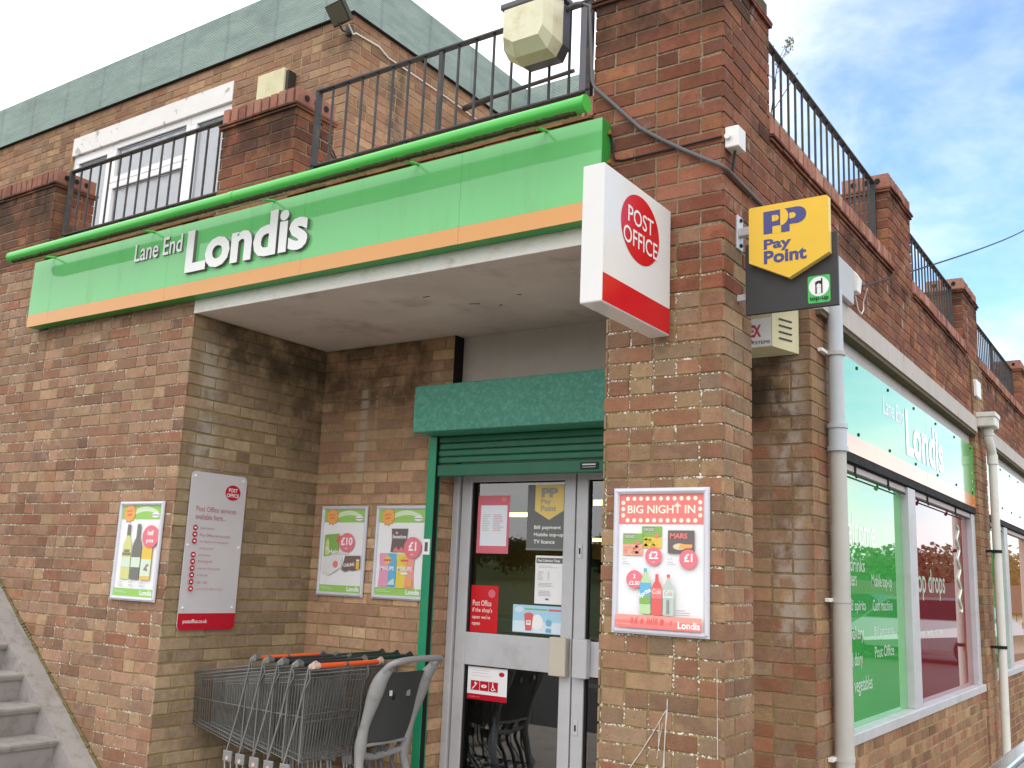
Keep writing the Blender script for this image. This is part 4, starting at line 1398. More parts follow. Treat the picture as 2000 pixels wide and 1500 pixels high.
# ---------------------------------------------------------------- posters in snap frames
def poster(O, U, N, w, h, label, draw, group='framed posters by the entrance'):
    O, U, N = Vector(O), Vector(U), Vector(N)
    Vv = Vector((0, 0, 1))
    t = thing('poster_frame', tuple(O + U * w / 2), label, 'poster', group)
    mb = MB()
    fw = 0.026
    def bar(pts):
        mb.prism(pts, O, U, Vv, N, 0.002, 0.010, M_snap)
        cx = sum(p[0] for p in pts) / 4; cy = sum(p[1] for p in pts) / 4
    bar([(0, 0), (w, 0), (w - fw, fw), (fw, fw)])
    bar([(w, 0), (w, h), (w - fw, h - fw), (w - fw, fw)])
    bar([(w, h), (0, h), (fw, h - fw), (w - fw, h - fw)])
    bar([(0, h), (0, 0), (fw, fw), (fw, h - fw)])
    # rounded crown on every rail
    r = fw * 0.40
    for a, b in (((fw * .5, fw * .5), (w - fw * .5, fw * .5)), ((w - fw * .5, fw * .5), (w - fw * .5, h - fw * .5)), ((w - fw * .5, h - fw * .5), (fw * .5, h - fw * .5)), ((fw * .5, h - fw * .5), (fw * .5, fw * .5))):
        mb.tube([tuple(O + U * a[0] + Vv * a[1] + N * 0.009), tuple(O + U * b[0] + Vv * b[1] + N * 0.009)], r, M_snap, 10)
    mb.build('frame', t)
    pb = MB()
    A = Art(pb, O + N * 0.003, U, (0, 0, 1), N, 0.0005)
    A.rect(fw * 0.8, fw * 0.8, w - fw * 0.8, h - fw * 0.8, M_paper)
    draw(A, fw, fw, w - fw, h - fw)
    pb.build('print', t)
    return t
C_lime = flat('lime', (126, 190, 60)); C_limep = flat('pale_lime', (206, 228, 180)); C_pink = flat('price_pink', (226, 84, 100)); C_org = flat('burst_orange', (240, 150, 50))
C_burst = flat('burst_edge', (180, 90, 40)); C_txtg = flat('small_print', (150, 150, 150)); C_wh = flat('print_white', (246, 246, 246)); C_ylw = flat('wine_yellow', (206, 206, 110))
C_dk = flat('bottle_dark', (84, 84, 78)); C_cap = flat('bottle_cap', (110, 100, 84)); C_lab = flat('label_mint', (206, 226, 200)); C_amb = flat('amber', (226, 180, 40)); C_br = flat('brown_pack', (88, 58, 50))
C_coral = flat('coral', (232, 92, 86)); C_coral2 = flat('coral_fade', (236, 132, 116)); C_cream = flat('bulb', (252, 240, 214)); C_gr = flat('pack_green', (104, 160, 50)); C_teal = flat('pale_teal', (190, 222, 216))
C_blue = flat('pack_blue', (64, 160, 210)); C_mag = flat('pack_pink', (228, 130, 170)); C_yel = flat('pack_yellow', (226, 196, 40)); C_red2 = flat('cola_red', (216, 58, 56)); C_pk = flat('pack_dark', (70, 56, 54))
C_ltblue = flat('slush_blue', (150, 204, 236)); C_sal = flat('salmon', (232, 150, 110)); C_grn2 = flat('drink_green', (170, 210, 140)); C_purp = flat('ribbon_purple', (140, 110, 170))

def burst(A, cx, cy, r):
    for rr, mt in ((r * 1.08, C_burst), (r, C_org)):
        A.poly([(cx + (rr if k % 2 else rr * 0.82) * math.cos(math.pi * k / 11), cy + (rr if k % 2 else rr * 0.82) * math.sin(math.pi * k / 11)) for k in range(22)], mt)
    A.text('SPECIAL', cx, cy + r * 0.05, None, None, C_burst, h=r * 0.22, bold=0.03, align='C', rot=0.15)
    A.text('OFFER', cx, cy - r * 0.35, None, None, C_red2, h=r * 0.22, bold=0.03, align='C', rot=0.15)

def lime_page(A, x0, y0, x1, y1):
    w, h = x1 - x0, y1 - y0
    A.rect(x0, y1 - 0.155 * h, x1, y1, C_lime)
    n = 16
    arc = [(x0 + w * (0.30 + 0.62 * k / n), y1 - h * (0.085 - 0.075 * math.sin(math.pi * (0.12 + 0.80 * k / n)))) for k in range(n + 1)]
    arc2 = [(x0 + w * (0.30 + 0.62 * k / n), y1 - h * (0.115 - 0.050 * math.sin(math.pi * (0.05 + 0.85 * k / n)))) for k in range(n, -1, -1)]
    A.poly(arc + arc2, C_limep)
    A.ell(x0 + w * 0.86, y1 - h * 0.105, w * 0.10, h * 0.028, C_wh)
    A.rect(x0 + w * 0.76, y1 - h * 0.112, x0 + w * 0.95, y1 - h * 0.100, C_purp)
    burst(A, x0 + w * 0.20, y1 - h * 0.085, w * 0.15)
    A.rect(x0, y0, x1, y0 + 0.085 * h, C_lime)
    A.text('Londis', x0 + w * 0.68, y0 + 0.02 * h, x0 + w * 0.97, y0 + 0.075 * h, C_wh, bold=0.03)
    A.lines(x0 + w * 0.04, x0 + w * 0.36, y0 + 0.055 * h, 0.016 * h, 2, 0.006 * h, C_limep)

def bottle(A, cx, y0, h, r, body, cap, label=None):
    p = [(0, 1), (0.62, 1), (0.72, 0.55), (0.80, 0.36), (1.0, 0.34)]
    L = [(cx - r, y0), (cx + r, y0), (cx + r, y0 + h * 0.58), (cx + r * 0.85, y0 + h * 0.66), (cx + r * 0.40, y0 + h * 0.76), (cx + r * 0.34, y0 + h), (cx - r * 0.34, y0 + h), (cx - r * 0.40, y0 + h * 0.76), (cx - r * 0.85, y0 + h * 0.66), (cx - r, y0 + h * 0.58)]
    A.poly(L, body)
    A.rect(cx - r * 0.38, y0 + h * 0.80, cx + r * 0.38, y0 + h * 1.005, cap)
    if label:
        A.rect(cx - r, y0 + h * 0.22, cx + r, y0 + h * 0.40, label)

def price(A, cx, cy, rx, t, sub=None, ry=None):
    ry = ry or rx
    A.ell(cx, cy, rx, ry, C_pink, 36)
    if isinstance(t, tuple):
        A.text(t[0], cx, cy + ry * 0.12, None, None, C_wh, h=ry * 0.45, bold=0.03, align='C')
        A.text(t[1], cx, cy - ry * 0.62, None, None, C_wh, h=ry * 0.45, bold=0.03, align='C')
    else:
        vs, fs, nz, asp = text_mesh(t, 0.03)
        hh = min(ry * 0.85, rx * 1.55 / asp)
        A.text(t, cx, cy - hh * 0.35, None, None, C_wh, h=hh, bold=0.03, align='C')
        if sub:
            A.text(sub, cx, cy - ry * 0.68, None, None, C_wh, h=ry * 0.14, bold=0.02, align='C')

def d_wine(A, x0, y0, x1, y1):
    lime_page(A, x0, y0, x1, y1)
    w, h = x1 - x0, y1 - y0
    bottle(A, x0 + w * 0.24, y0 + h * 0.185, h * 0.60, w * 0.115, C_ylw, C_dk, C_lab)
    A.rect(x0 + w * 0.13, y0 + h * 0.445, x0 + w * 0.35, y0 + h * 0.475, C_cap)
    A.rect(x0 + w * 0.17, y0 + h * 0.48, x0 + w * 0.31, y0 + h * 0.51, C_cap)
    bottle(A, x0 + w * 0.50, y0 + h * 0.185, h * 0.605, w * 0.115, C_dk, C_dk, C_lab)
    bottle(A, x0 + w * 0.77, y0 + h * 0.185, h * 0.58, w * 0.125, C_amb, C_cap, None)
    A.rect(x0 + w * 0.645, y0 + h * 0.225, x0 + w * 0.895, y0 + h * 0.41, C_lab)
    A.poly([(x0 + w * 0.72, y0 + h * 0.29), (x0 + w * 0.80, y0 + h * 0.36), (x0 + w * 0.86, y0 + h * 0.35), (x0 + w * 0.80, y0 + h * 0.32), (x0 + w * 0.84, y0 + h * 0.28)], C_cap)
    price(A, x0 + w * 0.82, y0 + h * 0.655, w * 0.20, ('half', 'price'), ry=h * 0.125)
    for k, t in enumerate(('£3.49', '£3.49', '£4.99')):
        A.text(t, x0 + w * (0.13 + 0.27 * k), y0 + h * 0.145, None, None, C_txtg, h=h * 0.02)
        A.lines(x0 + w * (0.13 + 0.27 * k), x0 + w * (0.27 + 0.27 * k), y0 + h * 0.125, h * 0.012, 2, h * 0.004, C_txtg)

def d_beer(A, x0, y0, x1, y1):
    lime_page(A, x0, y0, x1, y1)
    w, h = x1 - x0, y1 - y0
    A.poly([(x0 + w * .05, y0 + h * .43), (x0 + w * .42, y0 + h * .47), (x0 + w * .42, y0 + h * .71), (x0 + w * .05, y0 + h * .69)], C_gr)
    bottle(A, x0 + w * 0.13, y0 + h * 0.445, h * 0.25, w * 0.045, C_ylw, C_gr, C_lab)
    A.text('Heineken', x0 + w * .18, y0 + h * .46, x0 + w * .66, y0 + h * .515, C_wh, bold=0.03)
    A.poly([(x0 + w * (.42 + .10 * (1 if k % 2 else .42) * math.cos(math.pi * k / 5 + .3)), y0 + h * (.64 + .062 * (1 if k % 2 else .42) * math.sin(math.pi * k / 5 + .3))) for k in range(10)], C_red2)
    A.poly([(x0 + w * .04, y0 + h * .24), (x0 + w * .22, y0 + h * .20), (x0 + w * .52, y0 + h * .30), (x0 + w * .52, y0 + h * .44), (x0 + w * .30, y0 + h * .46), (x0 + w * .05, y0 + h * .40)], flat('pale_pack', (222, 222, 222)))
    A.ell(x0 + w * .37, y0 + h * .335, w * .065, h * .042, C_coral)
    A.poly([(x0 + w * .53, y0 + h * .27), (x0 + w * .62, y0 + h * .25), (x0 + w * .70, y0 + h * .275), (x0 + w * .80, y0 + h * .265), (x0 + w * .97, y0 + h * .29), (x0 + w * .97, y0 + h * .445), (x0 + w * .60, y0 + h * .44)], C_br)
    A.text('CARLING', x0 + w * .58, y0 + h * .305, x0 + w * .84, y0 + h * .345, C_wh, bold=0.03, rot=0.1)
    A.rect(x0 + w * .88, y0 + h * .285, x0 + w * .955, y0 + h * .385, C_amb)
    A.rect(x0 + w * .88, y0 + h * .385, x0 + w * .955, y0 + h * .40, C_wh)
    price(A, x0 + w * 0.62, y0 + h * 0.60, w * 0.19, '£10', 'each', ry=h * 0.115)

def bag(A, x0, y0, x1, y1, m1, m2):
    xm = (x0 + x1) / 2
    d = (x1 - x0) * 0.05
    A.poly([(x0, y0), (xm, y0 + d * 0.3), (xm + d, (y0 + y1) / 2), (xm, y1), (x0, y1), (x0 + d, (y0 + y1) / 2)], m1)
    A.k -= 1
    A.poly([(xm, y0 + d * 0.3), (x1, y0), (x1 - d, (y0 + y1) / 2), (x1, y1), (xm, y1), (xm + d, (y0 + y1) / 2)], m2)

def d_crisps(A, x0, y0, x1, y1):
    lime_page(A, x0, y0, x1, y1)
    w, h = x1 - x0, y1 - y0
    bag(A, x0 + w * .30, y0 + h * .50, x0 + w * .66, y0 + h * .775, C_pk, C_pk)
    A.text('Sensations', x0 + w * .33, y0 + h * .66, x0 + w * .63, y0 + h * .705, C_wh, bold=0.02)
    A.ell(x0 + w * .42, y0 + h * .725, w * .03, h * .015, C_sal)
    A.poly([(x0 + w * (.36 + .06 * k), y0 + h * (.52 + (.045 if k % 2 else .0))) for k in range(5)] + [(x0 + w * .60, y0 + h * .505), (x0 + w * .36, y0 + h * .505)], C_coral)
    bag(A, x0 + w * .07, y0 + h * .095, x0 + w * .46, y0 + h * .485, C_mag, C_blue)
    bag(A, x0 + w * .45, y0 + h * .085, x0 + w * .84, y0 + h * .48, C_yel, C_coral2)
    for cx in (.26, .63):
        A.ell(x0 + w * cx, y0 + h * .405, w * .075, h * .045, C_yel if cx < .5 else C_amb)
        A.rect(x0 + w * (cx - .08), y0 + h * .393, x0 + w * (cx + .08), y0 + h * .417, C_red2)
    A.text('MIXUPS', x0 + w * .11, y0 + h * .285, x0 + w * .41, y0 + h * .335, C_wh, bold=0.03)
    A.text('MIXUPS', x0 + w * .49, y0 + h * .285, x0 + w * .80, y0 + h * .335, C_wh, bold=0.03)
    A.rect(x0 + w * .57, y0 + h * .245, x0 + w * .71, y0 + h * .268, C_wh)
    A.poly([(x0 + w * .66, y0 + h * .11), (x0 + w * .82, y0 + h * .11), (x0 + w * .80, y0 + h * .20), (x0 + w * .70, y0 + h * .18)], C_org)
    A.poly([(x0 + w * .28, y0 + h * .12), (x0 + w * .44, y0 + h * .12), (x0 + w * .43, y0 + h * .20), (x0 + w * .32, y0 + h * .16)], C_teal)
    price(A, x0 + w * 0.79, y0 + h * 0.555, w * 0.185, '£1', 'each', ry=h * 0.125)

def pop(A, cx, y0, h, r, body, cap, lab, labh=(0.28, 0.62)):
    L = [(-.85, 0), (.85, 0), (1, .04), (.94, .25), (1, .45), (.98, .62), (.75, .74), (.34, .84), (.30, .92), (-.30, .92), (-.34, .84), (-.75, .74), (-.98, .62), (-1, .45), (-.94, .25), (-1, .04)]
    A.poly([(cx + r * a, y0 + h * b) for a, b in L], body)
    A.rect(cx - r * .3, y0 + h * .92, cx + r * .3, y0 + h, cap)
    A.rect(cx - r * .98, y0 + h * labh[0], cx + r * .98, y0 + h * labh[1], lab)

def d_night(A, x0, y0, x1, y1):
    w, h = x1 - x0, y1 - y0
    A.rect(x0, y0 + h * .77, x1, y1, C_coral)
    for k in range(11):
        for yy in (.965, .80):
            A.ell(x0 + w * (.10 + .080 * k), y0 + h * yy, w * .024, w * .024, C_cream, 12)
            A.k -= 1
    for k in range(3):
        for xx in (.045, .955):
            A.ell(x0 + w * xx, y0 + h * (.838 + .048 * k), w * .024, w * .024, C_cream, 12)
            A.k -= 1
    A.up()
    A.text('BIG NIGHT IN', x0 + w * .10, y0 + h * .852, x0 + w * .90, y0 + h * .915, C_cream, bold=0.02)
    A.poly([(x0 + w * .695, y0 + h * .95), (x0 + w * .70, y0 + h * .925), (x0 + w * .73, y0 + h * .92), (x0 + w * .70, y0 + h * .915), (x0 + w * .695, y0 + h * .89), (x0 + w * .69, y0 + h * .915), (x0 + w * .66, y0 + h * .92), (x0 + w * .69, y0 + h * .925)], C_wh)
    # pizza and pasta packs
    for (bx, by, top, food) in ((.28, .59, C_gr, C_amb), (.055, .535, C_gr, C_sal)):
        A.rect(x0 + w * bx, y0 + h * by, x0 + w * (bx + .24), y0 + h * (by + .165), food)
        A.rect(x0 + w * bx, y0 + h * (by + .085), x0 + w * (bx + .24), y0 + h * (by + .165), top)
        A.rect(x0 + w * (bx + .015), y0 + h * (by + .125), x0 + w * (bx + .15), y0 + h * (by + .16), flat('pack_slate', (104, 110, 90)))
        A.text('CHICAGO', x0 + w * (bx + .02), y0 + h * (by + .130), x0 + w * (bx + .145), y0 + h * (by + .153), C_limep, bold=.02)
        r = random.Random(int(bx * 100))
        for k in range(14):
            A.ell(x0 + w * (bx + r.uniform(.03, .21)), y0 + h * (by + r.uniform(.015, .07)), w * .022, h * .010, C_coral2 if food is C_sal else C_yel, 8)
            A.k -= 1
        A.up()
        A.ell(x0 + w * (bx + .18), y0 + h * (by + .095), w * .03, h * .013, C_coral)
    A.rect(x0 + w * .595, y0 + h * .555, x0 + w * .90, y0 + h * .725, C_pk)
    A.text('MARS', x0 + w * .62, y0 + h * .665, x0 + w * .82, y0 + h * .705, C_coral, bold=.04)
    A.ell(x0 + w * .73, y0 + h * .605, w * .075, h * .024, flat('glow_beige', (222, 196, 150)))
    A.poly([(x0 + w * .72, y0 + h * .592), (x0 + w * .87, y0 + h * .595), (x0 + w * .88, y0 + h * .622), (x0 + w * .74, y0 + h * .625)], C_org)
    price(A, x0 + w * .43, y0 + h * .53, w * .098, '£2', 'each')
    price(A, x0 + w * .835, y0 + h * .515, w * .103, '£1', None)
    price(A, x0 + w * .21, y0 + h * .355, w * .098, ('2', '£2.50'))
    for (tx, ty) in ((.06, .50), (.60, .505)):
        A.text('£3.39', x0 + w * tx, y0 + h * ty, None, None, C_txtg, h=h * .012)
        A.lines(x0 + w * tx, x0 + w * (tx + .1), y0 + h * (ty - .018), h * .014, 2, h * .004, C_txtg)
    pop(A, x0 + w * .345, y0 + h * .105, h * .335, w * .066, C_grn2, C_blue, C_blue, (.22, .68))
    A.rect(x0 + w * .282, y0 + h * .18, x0 + w * .408, y0 + h * .235, C_gr)
    A.text('Sprite', x0 + w * .292, y0 + h * .21, None, None, C_wh, h=h * .045, bold=.03, rot=0.5)
    pop(A, x0 + w * .485, y0 + h * .10, h * .30, w * .062, C_red2, C_red2, C_coral, (.40, .66))
    A.text('Cola', x0 + w * .435, y0 + h * .255, x0 + w * .535, y0 + h * .29, C_wh, shear=.2)
    pop(A, x0 + w * .62, y0 + h * .10, h * .30, w * .064, flat('diet_glass', (176, 190, 176)), C_red2, C_teal, (.42, .62))
    A.text('Cola', x0 + w * .575, y0 + h * .245, x0 + w * .668, y0 + h * .28, C_coral, shear=.2)
    A.rect(x0 + w * .602, y0 + h * .115, x0 + w * .632, y0 + h * .215, flat('grey_band', (112, 118, 116)))
    A.lines(x0 + w * .70, x0 + w * .88, y0 + h * .14, h * .016, 3, h * .005, C_txtg)
    A.rect(x0, y0, x1, y0 + h * .095, C_coral2)
    A.rect(x0, y0, x1, y0 + h * .055, C_coral)
    r = random.Random(9)
    for k in range(16):
        xx = x0 + w * r.uniform(.18, .70)
        A.poly([(xx, y0 + h * .03), (xx + w * .012, y0 + h * .03), (xx + w * .02, y0 + h * r.uniform(.06, .092)), (xx + w * .006, y0 + h * .07)], C_red2)
        A.k -= 1
    A.up()
    A.text('Londis', x0 + w * .735, y0 + h * .012, x0 + w * .985, y0 + h * .065, C_wh, bold=.03)
    A.text('Offers subject to availability', x0 + w * .02, y0 + h * .02, None, None, C_cream, h=h * .010)

poster((-0.530, -0.004, 1.258), (1, 0, 0), (0, -1, 0), 0.452, 0.620, 'framed wine poster with a half price disc on the tan wall above the steps', d_wine)
poster((0.095, 1.194, 1.322), (1, 0, 0), (0, -1, 0), 0.436, 0.620, 'framed beer offer poster with green and brown packs, nearest the inner corner', d_beer)
poster((0.612, 1.194, 1.322), (1, 0, 0), (0, -1, 0), 0.452, 0.620, 'framed crisps poster with pink, blue and yellow bags beside the green shutter guide', d_crisps)
poster((3.094, -0.004, 1.284), (1, 0, 0), (0, -1, 0), 0.452, 0.622, 'framed coral and white poster with bulb border on the corner pier', d_night)

# post office services board on the recess side wall
nb = thing('services_board', (0.0, 0.33, 1.095), 'tall white notice board with a red foot listing services on the recess wall', 'sign')
mb = MB()
bw, bh = 0.445, 0.985
def rr_pts(x0, y0, x1, y1, r):
    o = []
    for cx, cy, a0 in ((x1 - r, y0 + r, -90), (x1 - r, y1 - r, 0), (x0 + r, y1 - r, 90), (x0 + r, y0 + r, 180)):
        for k in range(5):
            a = rad(a0 + 22.5 * k); o.append((cx + r * math.cos(a), cy + r * math.sin(a)))
    return o
BO = (0.012, 0.098, 1.095)
mb.prism(rr_pts(0, 0, bw, bh, 0.03), BO, (0, 1, 0), (0, 0, 1), (1, 0, 0), 0, 0.006, M_boardgrey, M_purple if False else M_boardgrey)
mb.build('panel', nb)
mb = MB()
A = Art(mb, (0.018, 0.098, 1.095), (0, 1, 0), (0, 0, 1), (1, 0, 0), 0.0005)
C_pt = flat('board_text', (172, 70, 84))
q = rr_pts(0, 0, bw, 0.2, 0.03)
q = [p for p in q if p[1] < 0.1]
A.poly([(0.03 - 0.03 * math.cos(rad(a)), 0.03 - 0.03 * math.sin(rad(a))) for a in (0, 30, 60, 90)] + [(bw - 0.03 + 0.03 * math.sin(rad(a)), 0.03 - 0.03 * math.cos(rad(a))) for a in (0, 30, 60, 90)] + [(bw, 0.102), (0, 0.102)], M_redd)
A.text('postoffice.co.uk', 0.04, 0.035, 0.225, 0.066, C_wh, bold=0.01)
A.ell(0.335, 0.872, 0.062, 0.050, M_redd, 40)
A.text('POST', 0.335 - 0.036, 0.876, 0.335 + 0.036, 0.901, C_wh, bold=0.02)
A.text('OFFICE', 0.335 - 0.050, 0.842, 0.335 + 0.050, 0.867, C_wh, bold=0.02)
A.text('Post Office services', 0.055, 0.735, 0.375, 0.768, C_pt)
A.text('available here...', 0.055, 0.685, 0.295, 0.72, C_pt)
yy = 0.625
for t in ('postal services', 'Post Office card account', 'cash deposits and withdrawals', 'via chip and pin', 'postal orders', 'moneygram', 'electronic bill payments', 'e top-ups', 'car tax', 'euro and US dollar currency'):
    if t != 'via chip and pin':
        A.ell(0.062, yy + 0.006, 0.0185, 0.017, M_redd, 20)
        A.rect(0.054, yy + 0.001, 0.070, yy + 0.011, C_wh)
    A.text(t, 0.100, yy - 0.004, None, None, C_pt, h=0.017)
    yy -= 0.042
mb.build('print', nb)
for (x, y) in ((0.03, 0.955), (bw - 0.03, 0.955), (0.02, 0.52), (bw - 0.02, 0.52), (0.03, 0.135), (bw - 0.03, 0.135)):
    mb = MB(); mb.tube([(0.018, 0.098 + x, 1.095 + y), (0.024, 0.098 + x, 1.095 + y)], [0.009, 0.006], M_white, 10); mb.build('screw_cap', nb)

# ---------------------------------------------------------------- bills stuck on the door glass
GY = DY + 0.0235
def bill(name, x0, z0, x1, z1, label, draw, cat='notice', base=M_paper):
    mb = MB()
    A = Art(mb, (x0, GY, z0), (1, 0, 0), (0, 0, 1), (0, -1, 0), 0.0005)
    w, h = x1 - x0, z1 - z0
    mb.box(x0, x1, GY - 0.0003, GY + 0.0003, z0, z1, base)
    draw(A, w, h)
    return tag(mb.build(name, origin=(x0 + w / 2, GY, z0)), label, cat, 'bills on the shop door glass')
C_rose = flat('rose_border', (206, 62, 84)); C_list = flat('list_blue', (226, 230, 240)); C_gold = flat('faded_gold', (222, 184, 70)); C_slate = flat('slate_bill', (62, 64, 62))
def b1(A, w, h):
    A.rect(w * .10, h * .13, w * .93, h * .83, C_list)
    A.lines(w * .16, w * .42, h * .66, h * .03, 10, h * .007, C_txtg, 2)
    A.lines(w * .50, w * .86, h * .66, h * .03, 10, h * .007, C_pt, 3)
    A.ell(w * .82, h * .93, w * .09, h * .04, C_coral)
bill('door_notice', 1.325, 1.645, 1.578, 2.02, 'rose bordered opening times sheet on the left door glass', b1, base=C_rose)
def b2(A, w, h):
    A.poly([(w * .20, h * 1.0), (w * .95, h * 1.0), (w * .95, h * .60), (w * .58, h * .46), (w * .20, h * .60)], C_gold)
    C_gp = flat('faded_navy', (128, 122, 110))
    A.text('PP', w * .36, h * .80, w * .80, h * .95, C_gp, bold=.06)
    A.text('Pay', w * .36, h * .69, w * .62, h * .78, C_gp, bold=.02)
    A.text('Point', w * .36, h * .59, w * .76, h * .68, C_gp, bold=.02)
    A.text('Bill payment', w * .20, h * .305, w * .90, h * .375, C_wh, bold=.02)
    A.text('Mobile top-up', w * .20, h * .195, w * .97, h * .265, C_wh, bold=.02)
    A.text('TV licence', w * .20, h * .10, w * .75, h * .16, C_wh, bold=.02)
    A.rect(0, 0, w, h * .03, flat('bill_edge', (96, 100, 98)))
bill('door_notice', 1.716, 1.672, 2.000, 2.085, 'charcoal bill with a faded gold shield at the top of the door glass', b2, base=C_slate)
def b3(A, w, h):
    A.rect(0.006, h * .84, w - 0.006, h * .955, C_slate)
    A.text('Final Collection Times', w * .08, h * .87, w * .86, h * .925, C_wh, bold=.02)
    A.lines(w * .12, w * .85, h * .78, h * .03, 2, h * .008, C_txtg, 1)
    A.lines(w * .10, w * .30, h * .66, h * .028, 7, h * .008, C_txtg, 2)
    A.lines(w * .44, w * .54, h * .66, h * .028, 7, h * .008, C_txtg, 3)
    A.lines(w * .12, w * .85, h * .42, h * .03, 3, h * .008, C_txtg, 4)
    A.lines(w * .14, w * .60, h * .26, h * .03, 4, h * .008, C_txtg, 5)
    A.ell(w * .45, h * .10, w * .06, h * .018, C_slate)
bill('door_notice', 1.792, 1.345, 2.000, 1.64, 'white collection times sheet with a dark heading on the door glass', b3)
def b4(A, w, h):
    A.ell(w * .76, h * .83, w * .13, h * .09, C_rose)
    A.text('Post Office', w * .08, h * .56, w * .76, h * .68, C_wh)
    A.text('if the shop\'s', w * .08, h * .40, w * .80, h * .52, C_wh)
    A.text('open we\'re', w * .08, h * .26, w * .74, h * .36, C_wh)
    A.text('open', w * .08, h * .12, w * .38, h * .20, C_wh)
bill('door_notice', 1.302, 1.146, 1.518, 1.44, 'plain red card with white wording on the left edge of the door glass', b4, base=M_red)
def b5(A, w, h):
    A.rect(0.004, 0.004, w - .004, h * .42, flat('slush_pale', (212, 232, 244)))
    A.rect(w * .24, h * .83, w * .70, h * .88, C_gr); A.rect(w * .72, h * .82, w * .97, h * .89, C_rose)
    A.ell(w * .13, h * .82, w * .09, h * .11, flat('slush_badge', (200, 226, 244)))
    A.ell(w * .50, h * .40, w * .12, h * .28, C_wh)
    A.poly([(w * .27, h * .08), (w * .39, h * .08), (w * .42, h * .62), (w * .24, h * .62)], C_red2)
    A.ell(w * .33, h * .64, w * .095, h * .09, C_red2)
    A.rect(w * .285, h * .28, w * .375, h * .45, C_wh)
    A.text('79', w * .30, h * .33, w * .355, h * .42, C_slate, bold=.03)
    A.ell(w * .73, h * .40, w * .055, h * .12, C_blue); A.rect(w * .68, h * .06, w * .78, h * .20, C_blue)
bill('door_notice', 1.635, 1.165, 2.003, 1.333, 'pale blue drinks advert with a red cup low on the door glass', b5, base=C_ltblue)
def b6(A, w, h):
    A.rect(0, 0, w, h * .17, M_redd)
    A.ell(w * .86, h * .82, w * .07, h * .07, M_redd)
    A.lines(w * .10, w * .75, h * .88, h * .085, 3, h * .02, flat('faint_pink', (222, 190, 194)), 4)
    for k in range(3):
        A.rect(w * (.09 + .235 * k), h * .28, w * (.31 + .235 * k), h * .57, M_redd)
    A.k += 1
    A.poly([(w * .12, h * .31), (w * .15, h * .31), (w * .27, h * .50), (w * .24, h * .50)], C_wh); A.ell(w * .21, h * .50, w * .025, h * .03, C_wh, 12)
    A.ell(w * .435, h * .42, w * .07, h * .05, C_wh, 16); A.ell(w * .435, h * .42, w * .02, h * .025, M_redd, 10)
    A.ell(w * .66, h * .53, w * .016, h * .022, C_wh, 10); A.poly([(w * .645, h * .50), (w * .675, h * .50), (w * .69, h * .40), (w * .74, h * .34), (w * .73, h * .32), (w * .67, h * .38), (w * .645, h * .38)], C_wh)
    A.ell(w * .665, h * .36, w * .045, h * .055, C_wh, 16); A.ell(w * .665, h * .37, w * .03, h * .035, M_redd, 14)
    A.text('postoffice.co.uk', w * .08, h * .06, w * .34, h * .11, C_coral2)
bill('door_notice', 1.306, 0.730, 1.612, 0.932, 'white and red accessibility notice with three symbols on the lower door glass', b6)

# ---------------------------------------------------------------- side fascia signs
def side_sign(y0, y1, label, words):
    t = thing('side_sign', (XR - 0.02, (y0 + y1) / 2, 2.3), label, 'sign', 'green fascia signs along the side')
    X0, X1 = XR - 0.034, XR - 0.004
    mb = MB()
    ys = [y0, (y0 + y1) * 0.5 + 0.1, y1]
    for a, b in zip(ys[:-1], ys[1:]):
        mb.box(X0, X1, a + 0.002, b - 0.002, 2.405, 2.868, M_sidegreen)
    mb.build('face_panel', t)
    mb = MB()
    for a, b in zip(ys[:-1], ys[1:]):
        mb.box(X0, X1 + 0.0008, a + 0.002, b - 0.002, 2.298, 2.4045, M_sideorange)
    mb.build('stripe', t)
    mb = MB()
    mb.box(X0 - 0.05, X1 - 0.002, y0 + 0.002, y1 - 0.002, 2.245, 2.297, M_dark)
    mb.build('under_rail', t)
    if words:
        mb = MB()
        A = Art(mb, (X1, 0, 0), (0, 1, 0), (0, 0, 1), (1, 0, 0), 0.0012)
        A.text('Lane End', 2.72, 2.655, 3.29, 2.775, M_sidewhite, bold=0.012)
        A.text('Londis', 3.34, 2.455, 4.62, 2.79, M_sidewhite, bold=0.035)
        mb.build('lettering', t)
    n = int((y1 - y0) / 0.62)
    for k in range(n):
        y = y0 + 0.35 + k * (y1 - y0 - 0.5) / (n - 1)
        for z in (2.835, 2.425):
            fb = MB(); fb.tube([(X1 + 0.001, y, z), (X1 + 0.006, y, z)], 0.011, M_dark, 8); fb.build('fixing', t)
M_sidegreen = mk('side_sign_green', (0.07, 0.50, 0.10), 0.06, var=0.02, ior=2.6, coat=0.4)
M_sideorange = mk('side_sign_orange', (0.90, 0.28, 0.05), 0.06, var=0.02, ior=2.6, coat=0.4)
M_sidewhite = mk('side_sign_white', (240, 240, 240), 0.06, var=0.0, ior=2.6, coat=0.4)
side_sign(1.76, 6.05, 'green and orange side fascia sign with white letters over the first shop windows', True)
side_sign(6.64, 12.4, 'green and orange side fascia sign beyond the white downpipe', False)

